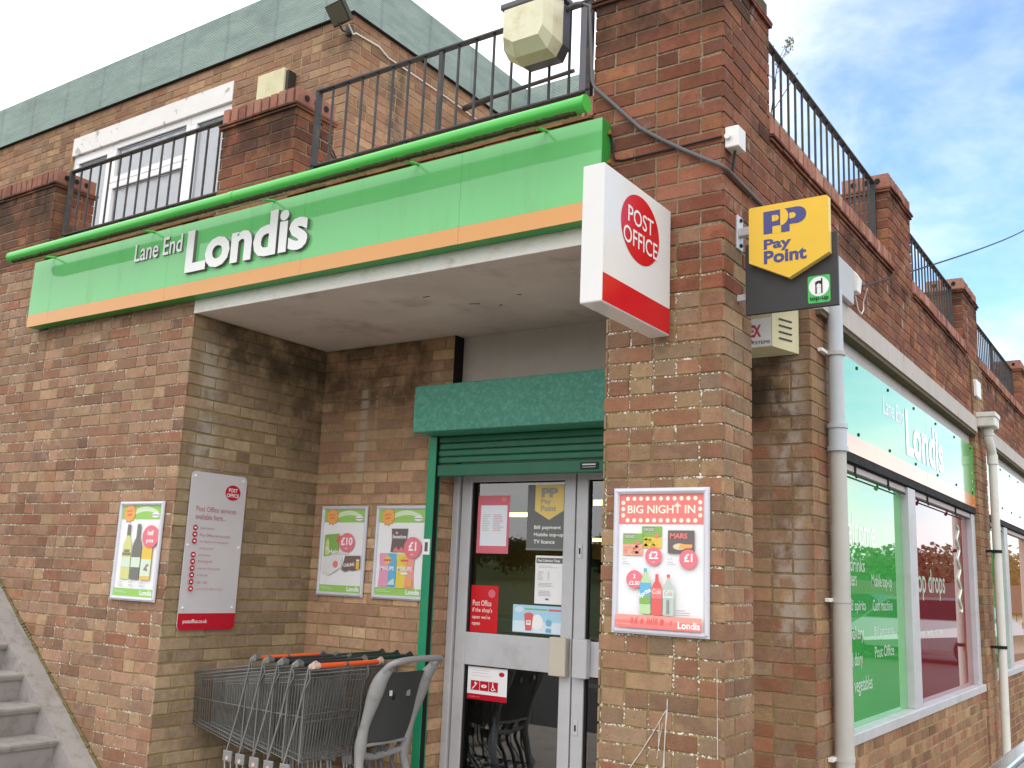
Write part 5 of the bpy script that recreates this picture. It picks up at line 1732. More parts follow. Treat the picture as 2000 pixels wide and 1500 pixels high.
# ---------------------------------------------------------------- railings
def railing(axis, c, u0, u1, z0, z1, n, label, posts=(True, True), mid=None):
    P = (lambda u, z, d=0.0: (u, c + d, z)) if axis == 'x' else (lambda u, z, d=0.0: (c + d, u, z))
    t = thing('balcony_railing', P((u0 + u1) / 2, z0), label, 'railing', 'iron railings along the terrace parapet')
    def bar(a, b, wu, wd, name):
        mb = MB()
        if axis == 'x':
            mb.box(a[0] - wu, b[0] + wu, c - wd, c + wd, a[2], b[2], M_iron, 0.002)
        else:
            mb.box(c - wd, c + wd, a[1] - wu, b[1] + wu, a[2], b[2], M_iron, 0.002)
        return mb.build(name, t)
    bar(P(u0, z1 - 0.012), P(u1, z1), 0.014, 0.020, 'top_rail')
    bar(P(u0, z0), P(u1, z0 + 0.012), 0.014, 0.018, 'bottom_rail')
    for k in range(1, n):
        u = u0 + (u1 - u0) * k / n
        big = mid and k in mid
        w = 0.013 if big else 0.0062
        bar(P(u, z0 + 0.0121), P(u, z1 - 0.0121), w, w, 'post' if big else 'baluster')
    for e, u in zip(posts, (u0, u1)):
        if e:
            bar(P(u, COP - 0.03), P(u, z1 - 0.0121), 0.0135, 0.018, 'post')
    for u in ((u0 * .62 + u1 * .38), (u0 * .3 + u1 * .7)):
        bar(P(u, COP - 0.004), P(u, z0 - 0.0005), 0.01, 0.01, 'foot')
    return t
railing('x', 0.09, -1.80, 0.07, 3.935, 4.468, 15, 'iron railing in front of the white upstairs window')
railing('x', 0.09, 0.885, 2.845, 3.935, 4.452, 16, 'iron railing behind the bulkhead lamp, above the green sign', mid=(8,))
railing('y', 3.5, 0.72, 3.05, 3.965, 4.408, 19, 'iron railing along the side parapet next to the corner pier')
railing('y', 3.5, 3.78, 5.82, 3.965, 4.372, 17, 'iron railing along the side parapet between the second and third piers')
railing('y', 3.5, 6.66, 9.72, 3.965, 4.345, 26, 'iron railing along the side parapet farthest from the corner', mid=(13,))

# post stay across the terrace
t = thing('stay_bar', (0.5, 0.6, 4.4), 'rusty stay bar between the small parapet pier and the upper wall', 'bar')
mb = MB()
mb.tube([(0.79, 0.18, 4.30), (0.90, 0.09, 4.28)], 0.008, M_iron, 6)
mb.tube([(0.80, 0.2, 4.22), (0.02, 1.25, 4.45)], 0.010, M_iron, 6)
mb.tube([(0.80, 0.2, 4.30), (0.4, 0.8, 4.30), (0.02, 1.35, 4.42)], 0.006, M_cableb, 6)
mb.build('rod', t)
t = thing('washing_line_post', (2.35, 1.2, 3.7), 'grey metal post with a cross arm on the terrace behind the bulkhead lamp', 'post')
mb = MB(); mb.box(2.33, 2.37, 0.84, 0.88, 3.7, 5.0, M_lampback, 0.003); mb.build('upright', t)
mb = MB(); mb.tube([(0.04, 2.63, 5.66), (0.35, 2.63, 5.69)], 0.03, M_iron, 6); mb.tube([(0.35, 2.63, 5.69), (1.2, 2.63, 5.72)], 0.02, M_iron, 6); mb.build('arm', t)

# ---------------------------------------------------------------- lamps and boxes
bl = thing('bulkhead_lamp', (2.60, -0.02, 4.05), 'yellowed bulkhead lamp with a clear prismatic cover fixed on the railing', 'lamp')
mb = MB()
c0 = Vector((2.60, 0.05, 4.30))
def ring(x0, x1, z0, z1, y):
    return [(x0, y, z0), (x1, y, z0), (x1, y, z1), (x0, y, z1)]
# back tray
R1 = [(2.42, 0.065, 4.19), (2.50, 0.065, 4.125), (2.70, 0.065, 4.125), (2.735, 0.065, 4.19), (2.735, 0.065, 4.42), (2.70, 0.065, 4.455), (2.45, 0.065, 4.455), (2.42, 0.065, 4.42)]
R2 = [(p[0], -0.01, p[2]) for p in R1]
mb.add(R1 + R2, [tuple(range(8)), tuple(range(15, 7, -1))] + [(k, (k + 1) % 8, 8 + (k + 1) % 8, 8 + k) for k in range(8)], M_lampback)
mb.build('back_tray', bl)
mb = MB()
S0 = [(2.41, -0.012, 4.18), (2.495, -0.012, 4.118), (2.705, -0.012, 4.118), (2.74, -0.012, 4.18), (2.74, -0.012, 4.43), (2.41, -0.012, 4.43)]
S1 = [(2.425, -0.085, 4.20), (2.50, -0.085, 4.135), (2.695, -0.085, 4.135), (2.725, -0.085, 4.20), (2.725, -0.085, 4.41), (2.425, -0.085, 4.41)]
S2 = [(2.46, -0.145, 4.235), (2.52, -0.145, 4.19), (2.675, -0.145, 4.19), (2.70, -0.145, 4.235), (2.70, -0.145, 4.385), (2.46, -0.145, 4.385)]
fs = []
for a in (0, 6):
    fs += [(a + k, a + (k + 1) % 6, a + 6 + (k + 1) % 6, a + 6 + k) for k in range(6)]
fs.append(tuple(range(12, 18)))
mb.add(S0 + S1 + S2, fs, M_lampglass)
mb.build('diffuser', bl)
mb = MB()
mb.box(2.40, 2.75, -0.10, 0.07, 4.4305, 4.462, M_lampback, 0.006)
mb.build('hood', bl)
mb = MB()
mb.tube([(2.73, 0.03, 4.40), (2.79, 0.03, 4.41), (2.83, 0.03, 4.40)], 0.016, M_cable, 8)
mb.build('cable_gland', bl)

t = thing('terrace_cable', (2.9, 0.0, 3.9), 'grey cable curving from the bulkhead lamp down over the corner pier', 'cable')
mb = MB()
pts = [(2.83, 0.03, 4.40), (2.885, 0.01, 4.36), (2.90, -0.008, 4.25), (2.912, -0.012, 4.10), (2.922, -0.014, 3.93), (2.94, -0.016, 3.885), (3.054, -0.014, 3.762), (3.194, -0.014, 3.609), (3.30, -0.014, 3.53),
       (3.406, -0.014, 3.458), (3.52, -0.016, 3.385), (3.60, -0.016, 3.335), (3.619, 0.0, 3.32), (3.62, 0.10, 3.315), (3.619, 0.25, 3.31), (3.619, 0.55, 3.30), (3.619, 1.2, 3.28), (3.63, 1.58, 3.27)]
mb.tube(pts, 0.0095, M_cable, 8)
mb.build('cable', t)
t = thing('sign_cable', (3.3, 0.0, 3.45), 'thin black cable from the green sign to the white junction box', 'cable')
mb = MB()
mb.tube([(3.036, -0.03, 3.62), (3.046, -0.012, 3.56), (3.05, -0.010, 3.50), (3.062, -0.009, 3.478), (3.10, -0.009, 3.470), (3.245, -0.009, 3.472), (3.45, -0.009, 3.475), (3.60, -0.009, 3.478)], 0.0055, M_cableb, 6)
mb.tube([(3.64, 0.045, 3.42), (3.63, 0.05, 3.36), (3.62, 0.05, 3.31)], 0.007, M_cableb, 6)
mb.build('cable', t)
jb = thing('junction_box', (3.64, 0.06, 3.42), 'small white junction box on the edge of the corner pier', 'box')
mb = MB(); mb.box(3.607, 3.672, 0.005, 0.095, 3.425, 3.525, M_white, 0.005); mb.build('box', jb)
mb = MB(); mb.tube([(3.625, 0.005, 3.475), (3.625, -0.012, 3.475)], 0.014, M_white, 10); mb.build('gland', jb)

gb = thing('trunking_box', (3.64, 1.7, 3.14), 'grey rectangular service box on the side wall behind the payment sign', 'box')
mb = MB(); mb.box(XR + 0.002, XR + 0.075, 1.40, 1.80, 3.145, 3.365, mk('grey_abs', (186, 184, 182), 0.45, var=0.03), 0.006); mb.build('case', gb)
t = thing('sensor_light', (3.70, 1.86, 3.24), 'white sensor housing hanging beside the grey service box', 'sensor')
mb = MB()
mb.prism([(0, 0), (0.075, 0.01), (0.085, 0.09), (0.06, 0.135), (0.0, 0.13)], (3.612, 1.835, 3.235), (1, 0, 0), (0, 0, 1), (0, 1, 0), 0, 0.085, M_white)
mb.build('housing', t)
mb = MB(); mb.tube([(3.64, 1.86, 3.235), (3.645, 1.86, 3.21)], 0.02, M_dark, 10); mb.build('joint', t)
mb = MB(); mb.tube([(3.66, 1.90, 3.23), (3.66, 1.96, 3.16), (3.66, 2.03, 3.15), (3.66, 2.08, 3.19), (3.66, 2.08, 3.24), (3.70, 2.02, 3.30)], 0.004, M_white, 6); mb.build('flex', t)

t = thing('overhead_cable', (3.65, 2.05, 3.33), 'telephone cable running from the side wall up into the sky', 'cable')
A0 = Vector((3.66, 2.06, 3.335)); A1 = Vector((5.19, -3.9, 1.5)) + Vector((-0.11336, 1.07152, 0.36701)) * 24.0
mb = MB()
pts = []
for k in range(41):
    s = k / 40
    p = A0.lerp(A1, s); p.z -= 0.05 * 4 * s * (1 - s)
    pts.append(tuple(p))
mb.tube(pts, [0.006 + 0.010 * k / 40 for k in range(41)], M_cableb, 6)
mb.build('cable', t)
mb = MB(); mb.tube([(XR, 2.06, 3.33), tuple(A0)], 0.008, M_iron, 6); mb.build('hook', t)

ux, uy, uz = -0.03, 0.98, 5.70
fl = thing('flood_light', (0.05, 1.2, 5.66), 'black square floodlight on the corner of the upper storey', 'lamp')
mb = MB()
Mx = Matrix.Translation((0.02, 1.0, 5.745)) @ Matrix.Rotation(rad(-6), 4, 'Z') @ Matrix.Rotation(rad(40), 4, 'X')
mb.box(-0.10, 0.10, 0.006, 0.05, -0.085, 0.085, M_flood, 0.006, M=Mx)
for k in range(5):
    mb.box(-0.08 + 0.036 * k, -0.074 + 0.036 * k, 0.05, 0.075, -0.07, 0.07, M_flood, M=Mx)
mb.build('body', fl)
mb = MB(); mb.box(-0.088, 0.088, 0.0, 0.0055, -0.073, 0.073, M_floodglass, M=Mx); mb.build('lens', fl)
mb = MB()
mb.tube([(0.02, 1.02, 5.68), (0.02, 1.08, 5.64), (0.02, 1.19, 5.68)], 0.009, M_flood, 6)
mb.box(-0.04, 0.02, 1.16, 1.196, 5.66, 5.74, M_flood, 0.004)
mb.build('bracket', fl)
t = thing('flood_cable', (0.01, 1.9, 5.7), 'pale thin cable clipped along the upper return wall from the floodlight', 'cable')
mb = MB(); mb.tube([(0.03, 1.12, 5.72), (0.03, 1.18, 5.66), (0.012, 1.23, 5.70), (0.012, 1.5, 5.72), (0.012, 1.62, 5.68), (0.012, 2.4, 5.68), (0.012, 3.0, 5.66), (0.012, 3.6, 5.66)], 0.007, M_white, 6); mb.build('cable', t)
t = thing('utility_box', (-0.77, 1.19, 5.3), 'cream utility box on the upper wall beside the window', 'box')
mb = MB(); mb.box(-0.95, -0.63, 1.09, 1.192, 5.25, 5.52, M_cream, 0.008); mb.build('box', t)
mb = MB(); mb.box(-0.629, -0.60, 1.11, 1.192, 5.27, 5.50, M_flood, 0.004); mb.build('side_cover', t)
t = thing('wall_hook', (-1.05, 1.19, 5.16), 'rusty scroll hook on the upper wall left of the cream box', 'hook')
mb = MB(); mb.tube([(-1.07 + 0.03 * math.cos(a), 1.18, 5.17 + 0.03 * math.sin(a)) for a in [k * 0.5 for k in range(10)]], 0.009, M_iron, 6); mb.build('scroll', t)
t = thing('wall_hook', (0.02, 1.35, 4.5), 'rusty scroll hook low on the upper return wall seen through the railing', 'hook')
mb = MB(); mb.tube([(0.03, 1.36 + 0.035 * math.cos(a), 4.52 + 0.035 * math.sin(a)) for a in [k * 0.5 for k in range(10)]], 0.009, M_iron, 6); mb.build('scroll', t)

# ---------------------------------------------------------------- drainpipes
dp = thing('drainpipe', (3.66, 1.45, 0.0), 'grey plastic drainpipe beside the green window, weathered below its joint', 'pipe', 'drainpipes on the side wall')
px, pyy, pr = 3.665, 1.45, 0.044
mb = MB(); mb.tube([(px, pyy, 2.365), (px, pyy, 3.14)], pr * 0.95, M_pipe, 20); mb.build('upper_pipe', dp)
mb = MB(); mb.tube([(px, pyy, 1.83), (px, pyy, 2.25)], pr, M_pipew, 20); mb.tube([(px, pyy, 0.05), (px, pyy, 1.84)], pr * 1.09, M_pipew, 20); mb.build('lower_pipe', dp)
mb = MB()
mb.tube([(px, pyy, 2.24), (px, pyy, 2.385)], pr * 1.13, M_pipe, 20)
for z in (2.25, 2.375):
    mb.tube([(px, pyy, z - 0.012), (px, pyy, z + 0.012)], pr * 1.28, M_pipe, 20)
mb.build('socket', dp)
for z, wd in ((2.78, 0.09), (1.45, 0.05), (0.66, 0.05)):
    mb = MB()
    mb.tube([(px, pyy, z - 0.012), (px, pyy, z + 0.012)], pr * 1.16, M_pipew, 20)
    mb.box(XR + 0.002, XR + 0.03, pyy - 0.05 - wd, pyy - 0.02, z - 0.010, z + 0.010, M_white, 0.003)
    mb.build('clip', dp)
for k, z in enumerate((1.455, 0.60, 0.83)):
    t = tag(MB().build('wall_plug', origin=(XR, 1.46, z)), None)
    bpy.data.objects.remove(t)
dp2 = thing('drainpipe', (3.72, 6.30, 0.0), 'white drainpipe with a square hopper head beyond the crimson window', 'pipe', 'drainpipes on the side wall')
qx, qy = 3.70, 6.28
mb = MB()
hp = [(0.0, 0.0), (0.03, -0.02)]
mb.box(qx - 0.075, qx + 0.085, qy - 0.13, qy + 0.13, 3.075, 3.20, M_pipewhite, 0.012)
mb.box(qx - 0.085, qx + 0.095, qy - 0.14, qy + 0.14, 3.165, 3.21, M_pipewhite, 0.006)
mb.build('hopper_head', dp2)
mb = MB()
mb.tube([(qx, qy, 3.08), (qx, qy, 2.98), (qx + 0.005, qy + 0.02, 2.93), (qx + 0.012, qy + 0.08, 2.87), (qx + 0.014, qy + 0.10, 2.80)], 0.042, M_pipewhite, 16)
mb.tube([(qx, qy, 3.06), (qx, qy, 3.0)], 0.05, M_pipewhite, 16)
mb.tube([(qx + 0.014, qy + 0.10, 2.83), (qx + 0.014, qy + 0.10, 2.74)], 0.048, M_pipewhite, 16)
mb.build('offset_bend', dp2)
mb = MB(); mb.tube([(qx + 0.014, qy + 0.10, 2.78), (qx + 0.010, qy + 0.10, 1.0), (qx + 0.0, qy + 0.10, 0.04)], 0.038, M_pipewhite, 16); mb.build('shaft', dp2)
for z in (1.92, 1.05):
    mb = MB(); mb.tube([(qx + 0.012, qy + 0.10, z - 0.014), (qx + 0.012, qy + 0.10, z + 0.014)], 0.043, M_dark, 16); mb.box(XR + 0.022, qx, qy + 0.02, qy + 0.07, z - 0.012, z + 0.012, M_dark); mb.build('clip', dp2)
t = thing('wall_vent', (3.64, 6.1, 3.35), 'white slanting flap vent on the brick above the hopper', 'vent')
mb = MB(); mb.box(XR + 0.022, XR + 0.05, 6.08, 6.32, 3.36, 3.52, M_white, 0.003); mb.build('flap', t)

# ---------------------------------------------------------------- stairs at the left, rising along the front wall
st = thing('concrete_stairs', (-0.5, -0.6, 0), 'grey painted concrete stairs rising left along the brick wall', 'stairs')
def stair_z(x):            # top line of the string where it meets the wall
    return 0.245 - (x + 0.449) * 0.757
mb = MB()
mb.prism([(0.0, -0.02), (0.0, 0.0), (-0.125, 0.0), (-4.6, stair_z(-4.6)), (-4.6, -0.02)], (0, -0.004, 0), (1, 0, 0), (0, 0, 1), (0, -1, 0), 0, 0.165, M_stair)
mb.build('string', st)
rise, going = 0.1765, 0.2335
mb = MB()
nose0_x, nose0_z = -1.139, 0.760
for k in range(-15, 5):
    x = nose0_x + going * k
    z = nose0_z - rise * k
    if z < 0.02 or x < -4.5:
        continue
    prof = [(x + 0.018, z - 0.02), (x + 0.018, z - 0.008), (x + 0.010, z), (x - going - 0.02, z), (x - going - 0.02, z - 0.3), (x - 0.035, z - 0.3), (x - 0.035, z - rise), (x - 0.012, z - 0.055), (x + 0.008, z - 0.04)]
    mb.prism(prof, (0, -0.169, 0), (1, 0, 0), (0, 0, 1), (0, -1, 0), 0, 1.15, M_stair)
mb.build('steps', st)
mb = MB()
rnd = random.Random(8)
x = -0.15
while x > -2.6:
    z = stair_z(x)
    mb.tube([(x, -0.006, z + 0.004), (x - 0.03, -0.006, z + 0.004 + 0.0227)], [rnd.uniform(0.006, 0.017), rnd.uniform(0.006, 0.015)], M_moss, 6)
    x -= 0.024
mb.build('moss_line', st)

# ---------------------------------------------------------------- shopping trolleys
def make_trolley(label):
    t = thing('shopping_trolley', (0, 0, 0), label, 'trolley', 'shopping trolleys nested in the recess')
    L = 0.58
    def lerp(a, b, s): return a + (b - a) * s
    def S(s, q, side):
        w = lerp(0.235, 0.185, s) * lerp(0.86, 1.0, q)
        x = -lerp(0.0, L, s) + 0.03 * q * (1 - s) - 0.012 * (1 - q)
        return (x, side * w, lerp(lerp(0.445, 0.545, s), lerp(0.925, 0.835, s), q))
    b = MB()
    wr = 0.0025
    for side in (-1, 1):
        for k in range(25):
            s = 0.02 + 0.96 * k / 24
            b.tube([S(s, 0, side), S(s, 1, side)], wr, M_wire, 4)
        for q, r in ((0, 0.0042), (0.07, 0.0025), (0.5, 0.003), (0.88, 0.0025), (0.94, 0.0028), (1.0, 0.0055)):
            b.tube([S(0, q, side), S(1, q, side)], r, M_wire, 5)
    for k in range(17):
        a = -1 + 2 * k / 16
        p, q = Vector(S(1, 0, 1)), Vector(S(1, 1, 1))
        b.tube([(p.x, p.y * a, p.z), (q.x, q.y * a, q.z)], wr, M_wire, 4)
        p, q = Vector(S(0.01, 0, 1)), Vector(S(0.99, 0, 1))
        b.tube([(p.x, p.y * a, p.z), (q.x, q.y * a, q.z)], wr, M_wire, 4)
    for q, r in ((0, 0.0042), (0.5, 0.003), (0.93, 0.0028), (1.0, 0.0055)):
        b.tube([S(1, q, -1), S(1, q, 1)], r, M_wire, 5)
    for k in range(14):
        s = k / 13
        b.tube([S(s, 0, -1), S(s, 0, 1)], 0.0025, M_wire, 4)
    b.build('basket', t)
    g = MB()                                   # hinged rear gate, swung a little forward
    for k in range(18):
        a = -0.95 + 1.9 * k / 17
        g.tube([(0.02, 0.225 * a, 0.90), (-0.03, 0.200 * a, 0.455)], wr, M_wire, 4)
    for z, x, w in ((0.90, 0.02, 0.22), (0.70, -0.002, 0.212), (0.66, -0.007, 0.21), (0.46, -0.03, 0.20)):
        g.tube([(x, -w, z), (x, w, z)], 0.0035, M_wire, 5)
    g.build('rear_gate', t)
    for side in (-1, 1):
        f = MB()
        y = side * 0.248
        f.tube([(0.10, y * 0.98, 0.972), (0.075, y, 0.985), (0.03, y, 0.95), (0.022, y, 0.90), (-0.035, y, 0.66), (-0.11, y, 0.42), (-0.115, y, 0.30)], 0.0058, M_chrome, 8)
        f.tube([(0.03, y * 0.97, 0.945), (0.045, y * 0.97, 0.90), (0.005, y * 0.96, 0.84), (-0.008, y * 0.92, 0.44)], 0.0045, M_chrome, 6)
        f.build('upright', t)
        p = MB()
        p.box(-0.13, -0.055, y - 0.006, y + 0.006, 0.375, 0.435, M_coin, 0.004)
        p.tube([(-0.09, y + side * 0.006, 0.395), (-0.09, y + side * 0.009, 0.395)], 0.012, mk('pink_rivet', (206, 176, 160), 0.5), 10)
        p.build('side_plate', t)
    c = MB()
    for side in (-1, 1):
        c.tube([(-0.115, side * 0.248, 0.38), (-0.10, side * 0.245, 0.26), (0.02, side * 0.245, 0.15), (-0.02, side * 0.24, 0.145), (-0.50, side * 0.16, 0.16)], 0.009, M_chrome, 8)
        c.tube([(-0.08, side * 0.235, 0.38), (-0.06, side * 0.235, 0.27), (0.03, side * 0.235, 0.17)], 0.006, M_chrome, 8)
    c.tube([(-0.50, -0.16, 0.16), (-0.50, 0.16, 0.16)], 0.009, M_chrome, 8)
    c.tube([(-0.02, -0.24, 0.145), (-0.02, 0.24, 0.145)], 0.009, M_chrome, 8)
    c.build('chassis', t)
    for (x, y) in ((0.0, 0.235), (0.0, -0.235), (-0.48, 0.15), (-0.48, -0.15)):
        w = MB()
        w.tube([(x, y - 0.012, 0.052), (x, y + 0.012, 0.052)], 0.05, M_rub, 16)
        w.box(x - 0.012, x + 0.012, y - 0.018, y + 0.018, 0.06, 0.145, M_chrome, 0.003)
        w.build('castor', t)
    return t
def add_handle(t, mat, capmat, tilt=0.0):
    o0 = t.location
    h = MB()
    h.tube([(0.105, -0.255, 0.975), (0.105, 0.255, 0.975)], 0.0135, mat, 12)
    if mat is M_horange:
        h.tube([(0.105, -0.035, 0.975), (0.105, -0.015, 0.975)], 0.0142, M_lampback, 12)
    hh = h.build('handle', None, origin=(0, 0, 0)); hh.parent = t; hh.location = (0, 0, 0)
    for s in (-1, 1):
        c = MB()
        c.tube([(0.105, s * 0.245, 0.975), (0.105, s * 0.285, 0.975)], [0.019, 0.016], capmat, 10)
        c.tube([(0.112, s * 0.27, 0.99), (0.07, s * 0.27, 0.965)], 0.017, capmat, 8)
        cc = c.build('handle_end', None, origin=(0, 0, 0)); cc.parent = t; cc.location = (0, 0, 0)
M_pinkcap = mk('worn_handle_end', (196, 170, 160), 0.4, var=0.2, scale=60)
base_t = make_trolley('wire trolley with an orange handle, first of the row nearest the inner wall')
specs = [(0.535, 0.47, M_horange, M_chrome, 'wire trolley with an orange handle, farthest left in the nested row'),
         (0.665, 0.45, M_hdark, M_chrome, 'wire trolley with a dark handle, second from the left in the nested row'),
         (0.795, 0.44, M_hdark, M_chrome, 'wire trolley with a dark handle, middle of the nested row'),
         (0.925, 0.43, M_hdark, M_chrome, 'wire trolley with a dark handle, next to the front orange handled one'),
         (1.055, 0.43, M_horange, M_pinkcap, 'wire trolley with an orange handle and open rear gate, nearest the door'),
         (0.64, 0.91, M_hdark, M_pldark, 'wire trolley with a black handle standing behind the front row'),
         (0.76, 0.92, M_hgreen, M_hgreen, 'wire trolley with dark green handle behind the front row, left of another green one'),
         (0.88, 0.91, M_hgreen, M_hgreen, 'wire trolley with a dark green handle behind the front row, nearest the door frame')]
trs = []
for i, (x, y, mt, cm, lb) in enumerate(specs):
    t = base_t if i == 0 else copy_tree(base_t)
    t.location = (x, y, 0)
    t['label'] = lb
    trs.append((t, mt, cm))
for (t, mt, cm) in trs:
    add_handle(t, mt, cm)

pt_ = thing('plastic_trolley', (1.38, 0.70, 0), 'grey plastic trolley with a charcoal panel standing behind the wire trolleys', 'trolley')
def sm(pts, n=6):
    """Catmull-Rom"""
    P = [Vector(p) for p in pts]
    P = [P[0] * 2 - P[1]] + P + [P[-1] * 2 - P[-2]]
    o = []
    for i in range(1, len(P) - 2):
        for k in range(n):
            s = k / n
            a, b, c, d = P[i - 1], P[i], P[i + 1], P[i + 2]
            o.append(tuple(0.5 * ((2 * b) + (c - a) * s + (2 * a - 5 * b + 4 * c - d) * s * s + (3 * b - a - 3 * c + d) * s ** 3)))
    o.append(tuple(P[-2]))
    return o
mb = MB()
hx = 1.415
hp = sm([(hx - 0.075, 0.52, 0.90), (hx - 0.03, 0.50, 0.965), (hx + 0.02, 0.525, 1.0), (hx + 0.035, 0.64, 1.012), (hx + 0.035, 0.80, 1.012), (hx + 0.02, 0.922, 1.005), (hx - 0.03, 0.945, 0.97), (hx - 0.075, 0.925, 0.90)])
mb.tube(hp, 0.018, M_plgrey, 12)
mb.build('handle', pt_)
for s, y in ((-1, 0.52), (1, 0.925)):
    mb = MB()
    pts = sm([(hx - 0.03, y, 0.965), (hx - 0.095, y, 0.88), (hx - 0.150, y, 0.74), (hx - 0.195, y, 0.60), (hx - 0.22, y - s * 0.01, 0.47), (hx - 0.20, y + s * 0.005, 0.33), (hx - 0.15, y + s * 0.01, 0.12)])
    n = len(pts)
    rs = []
    for k in range(n):
        u = k / (n - 1)
        rs.append(0.025 + 0.020 * math.exp(-((u - 0.22) / 0.16) ** 2) + 0.010 * math.exp(-((u - 0.6) / 0.1) ** 2))
    mb.tube(pts, rs, M_plgrey, 14)
    mb.build('side_column', pt_)
mb = MB()
PV = []
ny, nz_ = 10, 10
for j in range(nz_ + 1):
    for i in range(ny + 1):
        y = 0.535 + (0.91 - 0.535) * i / ny
        v = j / nz_
        z = 0.93 - 0.40 * v
        x = hx - 0.075 - 0.125 * v + 0.03 * math.sin(math.pi * i / ny) * 0.6
        PV.append((x, y, z))
PV2 = [(p[0] - 0.018, p[1], p[2]) for p in PV]
W_ = ny + 1
fs = [(j * W_ + i, j * W_ + i + 1, (j + 1) * W_ + i + 1, (j + 1) * W_ + i) for j in range(nz_) for i in range(ny)]
mb.add(PV, fs, M_pldark, True)
mb.add(PV2, [f[::-1] for f in fs], M_pldark, True)
mb.box(hx - 0.225, hx - 0.185, 0.545, 0.90, 0.515, 0.532, M_plgrey, 0.004)
mb.build('back_panel', pt_)
mb = MB()
for (y, z, w, h_, mt) in ((0.61, 0.80, 0.02, 0.03, M_white), (0.65, 0.775, 0.018, 0.035, M_ink), (0.73, 0.775, 0.02, 0.06, GOODS[7]), (0.765, 0.79, 0.03, 0.05, M_plgrey)):
    x = hx - 0.075 - 0.125 * (0.93 - z) / 0.40 + 0.022
    mb.box(x - 0.002, x + 0.004, y, y + w, z, z + h_, mt)
mb.build('label_window', pt_)
mb = MB()
for k in range(4):
    y = 0.57 + 0.10 * k
    mb.tube(sm([(hx - 0.22, y, 0.50), (hx - 0.27, y, 0.40), (hx - 0.22, y, 0.30), (hx - 0.17, y, 0.14)]), 0.012, M_lampback, 8)
mb.tube(sm([(hx - 0.22, 0.53, 0.47), (hx - 0.25, 0.70, 0.44), (hx - 0.22, 0.92, 0.47)]), 0.02, M_plgrey, 10)
mb.build('frame', pt_)
for (x, y) in ((hx - 0.14, 0.53), (hx - 0.14, 0.925), (hx - 0.5, 0.52), (hx - 0.5, 0.88)):
    w = MB(); w.tube([(x, y - 0.014, 0.055), (x, y + 0.014, 0.055)], 0.055, M_rub, 16); w.box(x - 0.015, x + 0.015, y - 0.02, y + 0.02, 0.06, 0.15, M_plgrey, 0.003); w.build('castor', pt_)

# ---------------------------------------------------------------- odds and ends on the pier and parapet
t = thing('parapet_weed', (3.47, 1.05, 3.85), 'dry twiggy weed growing from the parapet next to the corner pier', 'plant')
mb = MB()
rnd = random.Random(21)
def twig(p, d, l, r, dep):
    q = Vector(p) + Vector(d) * l
    mb.tube([p, tuple((Vector(p) + q) / 2 + Vector((rnd.uniform(-1, 1), rnd.uniform(-1, 1), rnd.uniform(-1, 1))) * l * 0.08), tuple(q)], [r, r * 0.8, r * 0.6], M_hedge, 5)
    if dep == 0:
        for _ in range(3):
            a = q + Vector((rnd.uniform(-1, 1), rnd.uniform(-1, 1), rnd.uniform(-0.5, 1))) * 0.012
            mb.add([tuple(q), tuple(a + Vector((0.004, 0.004, 0))), tuple(a + Vector((0, 0.006, 0.012))), tuple(a - Vector((0.004, 0, 0)))], [(0, 1, 2, 3)], M_twigl)
        return
    for _ in range(3):
        nd = (Vector(d) + Vector((rnd.uniform(-1, 1), rnd.uniform(-1, 1), rnd.uniform(-0.3, 0.7))) * 0.55).normalized()
        s = rnd.uniform(0.35, 1.0)
        twig(tuple(Vector(p).lerp(q, s)), nd, l * rnd.uniform(0.45, 0.65), r * 0.6, dep - 1)
twig((3.48, 1.0, 3.86), Vector((0.02, 0.10, 1)).normalized(), 0.42, 0.005, 1)
twig((3.482, 1.04, 4.26), Vector((0.02, 0.42, 0.95)).normalized(), 0.22, 0.003, 3)
mb.build('stems', t)
t = thing('paint_drips', (3.33, 0, 0.3), 'pale paint splashes running down the foot of the corner pier', 'paint splash')
mb = MB()
rnd = random.Random(4)
def drip(pts, r):
    q = sm(pts, 5)
    mb.tube([(p[0], -0.0025, p[2]) for p in q], [r * rnd.uniform(0.5, 1.2) for _ in q], M_paintdrip, 5)
drip([(3.357, 0, 1.03), (3.355, 0, 0.98), (3.349, 0, 0.90), (3.343, 0, 0.76), (3.341, 0, 0.50)], 0.0042)
drip([(3.352, 0, 0.985), (3.330, 0, 0.95), (3.29, 0, 0.885), (3.235, 0, 0.80), (3.19, 0, 0.735), (3.15, 0, 0.62)], 0.0026)
drip([(3.322, 0, 0.94), (3.320, 0, 0.88), (3.318, 0, 0.84)], 0.0024)
drip([(3.335, 0, 0.93), (3.322, 0, 0.86), (3.312, 0, 0.79)], 0.0022)
drip([(3.575, 0, 1.17), (3.576, 0, 1.0), (3.578, 0, 0.82)], 0.0018)
mb.build('splash', t)

gr = thing('guard_rail', (4.55, 0.4, 0), 'polished steel guard rail crossing the bottom right corner of the view', 'rail')
mb = MB(); mb.box(4.53, 4.60, -1.6, 4.2, 0.868, 0.896, M_steel, 0.012); mb.box(4.54, 4.59, -1.6, 4.2, 0.835, 0.8665, M_alud, 0.006); mb.build('hand_rail', gr)
for y in (-1.4, 2.0, 4.0):
    mb = MB(); mb.tube([(4.565, y, 0.0), (4.565, y, 0.84)], 0.022, M_steel, 14); mb.build('post', gr)

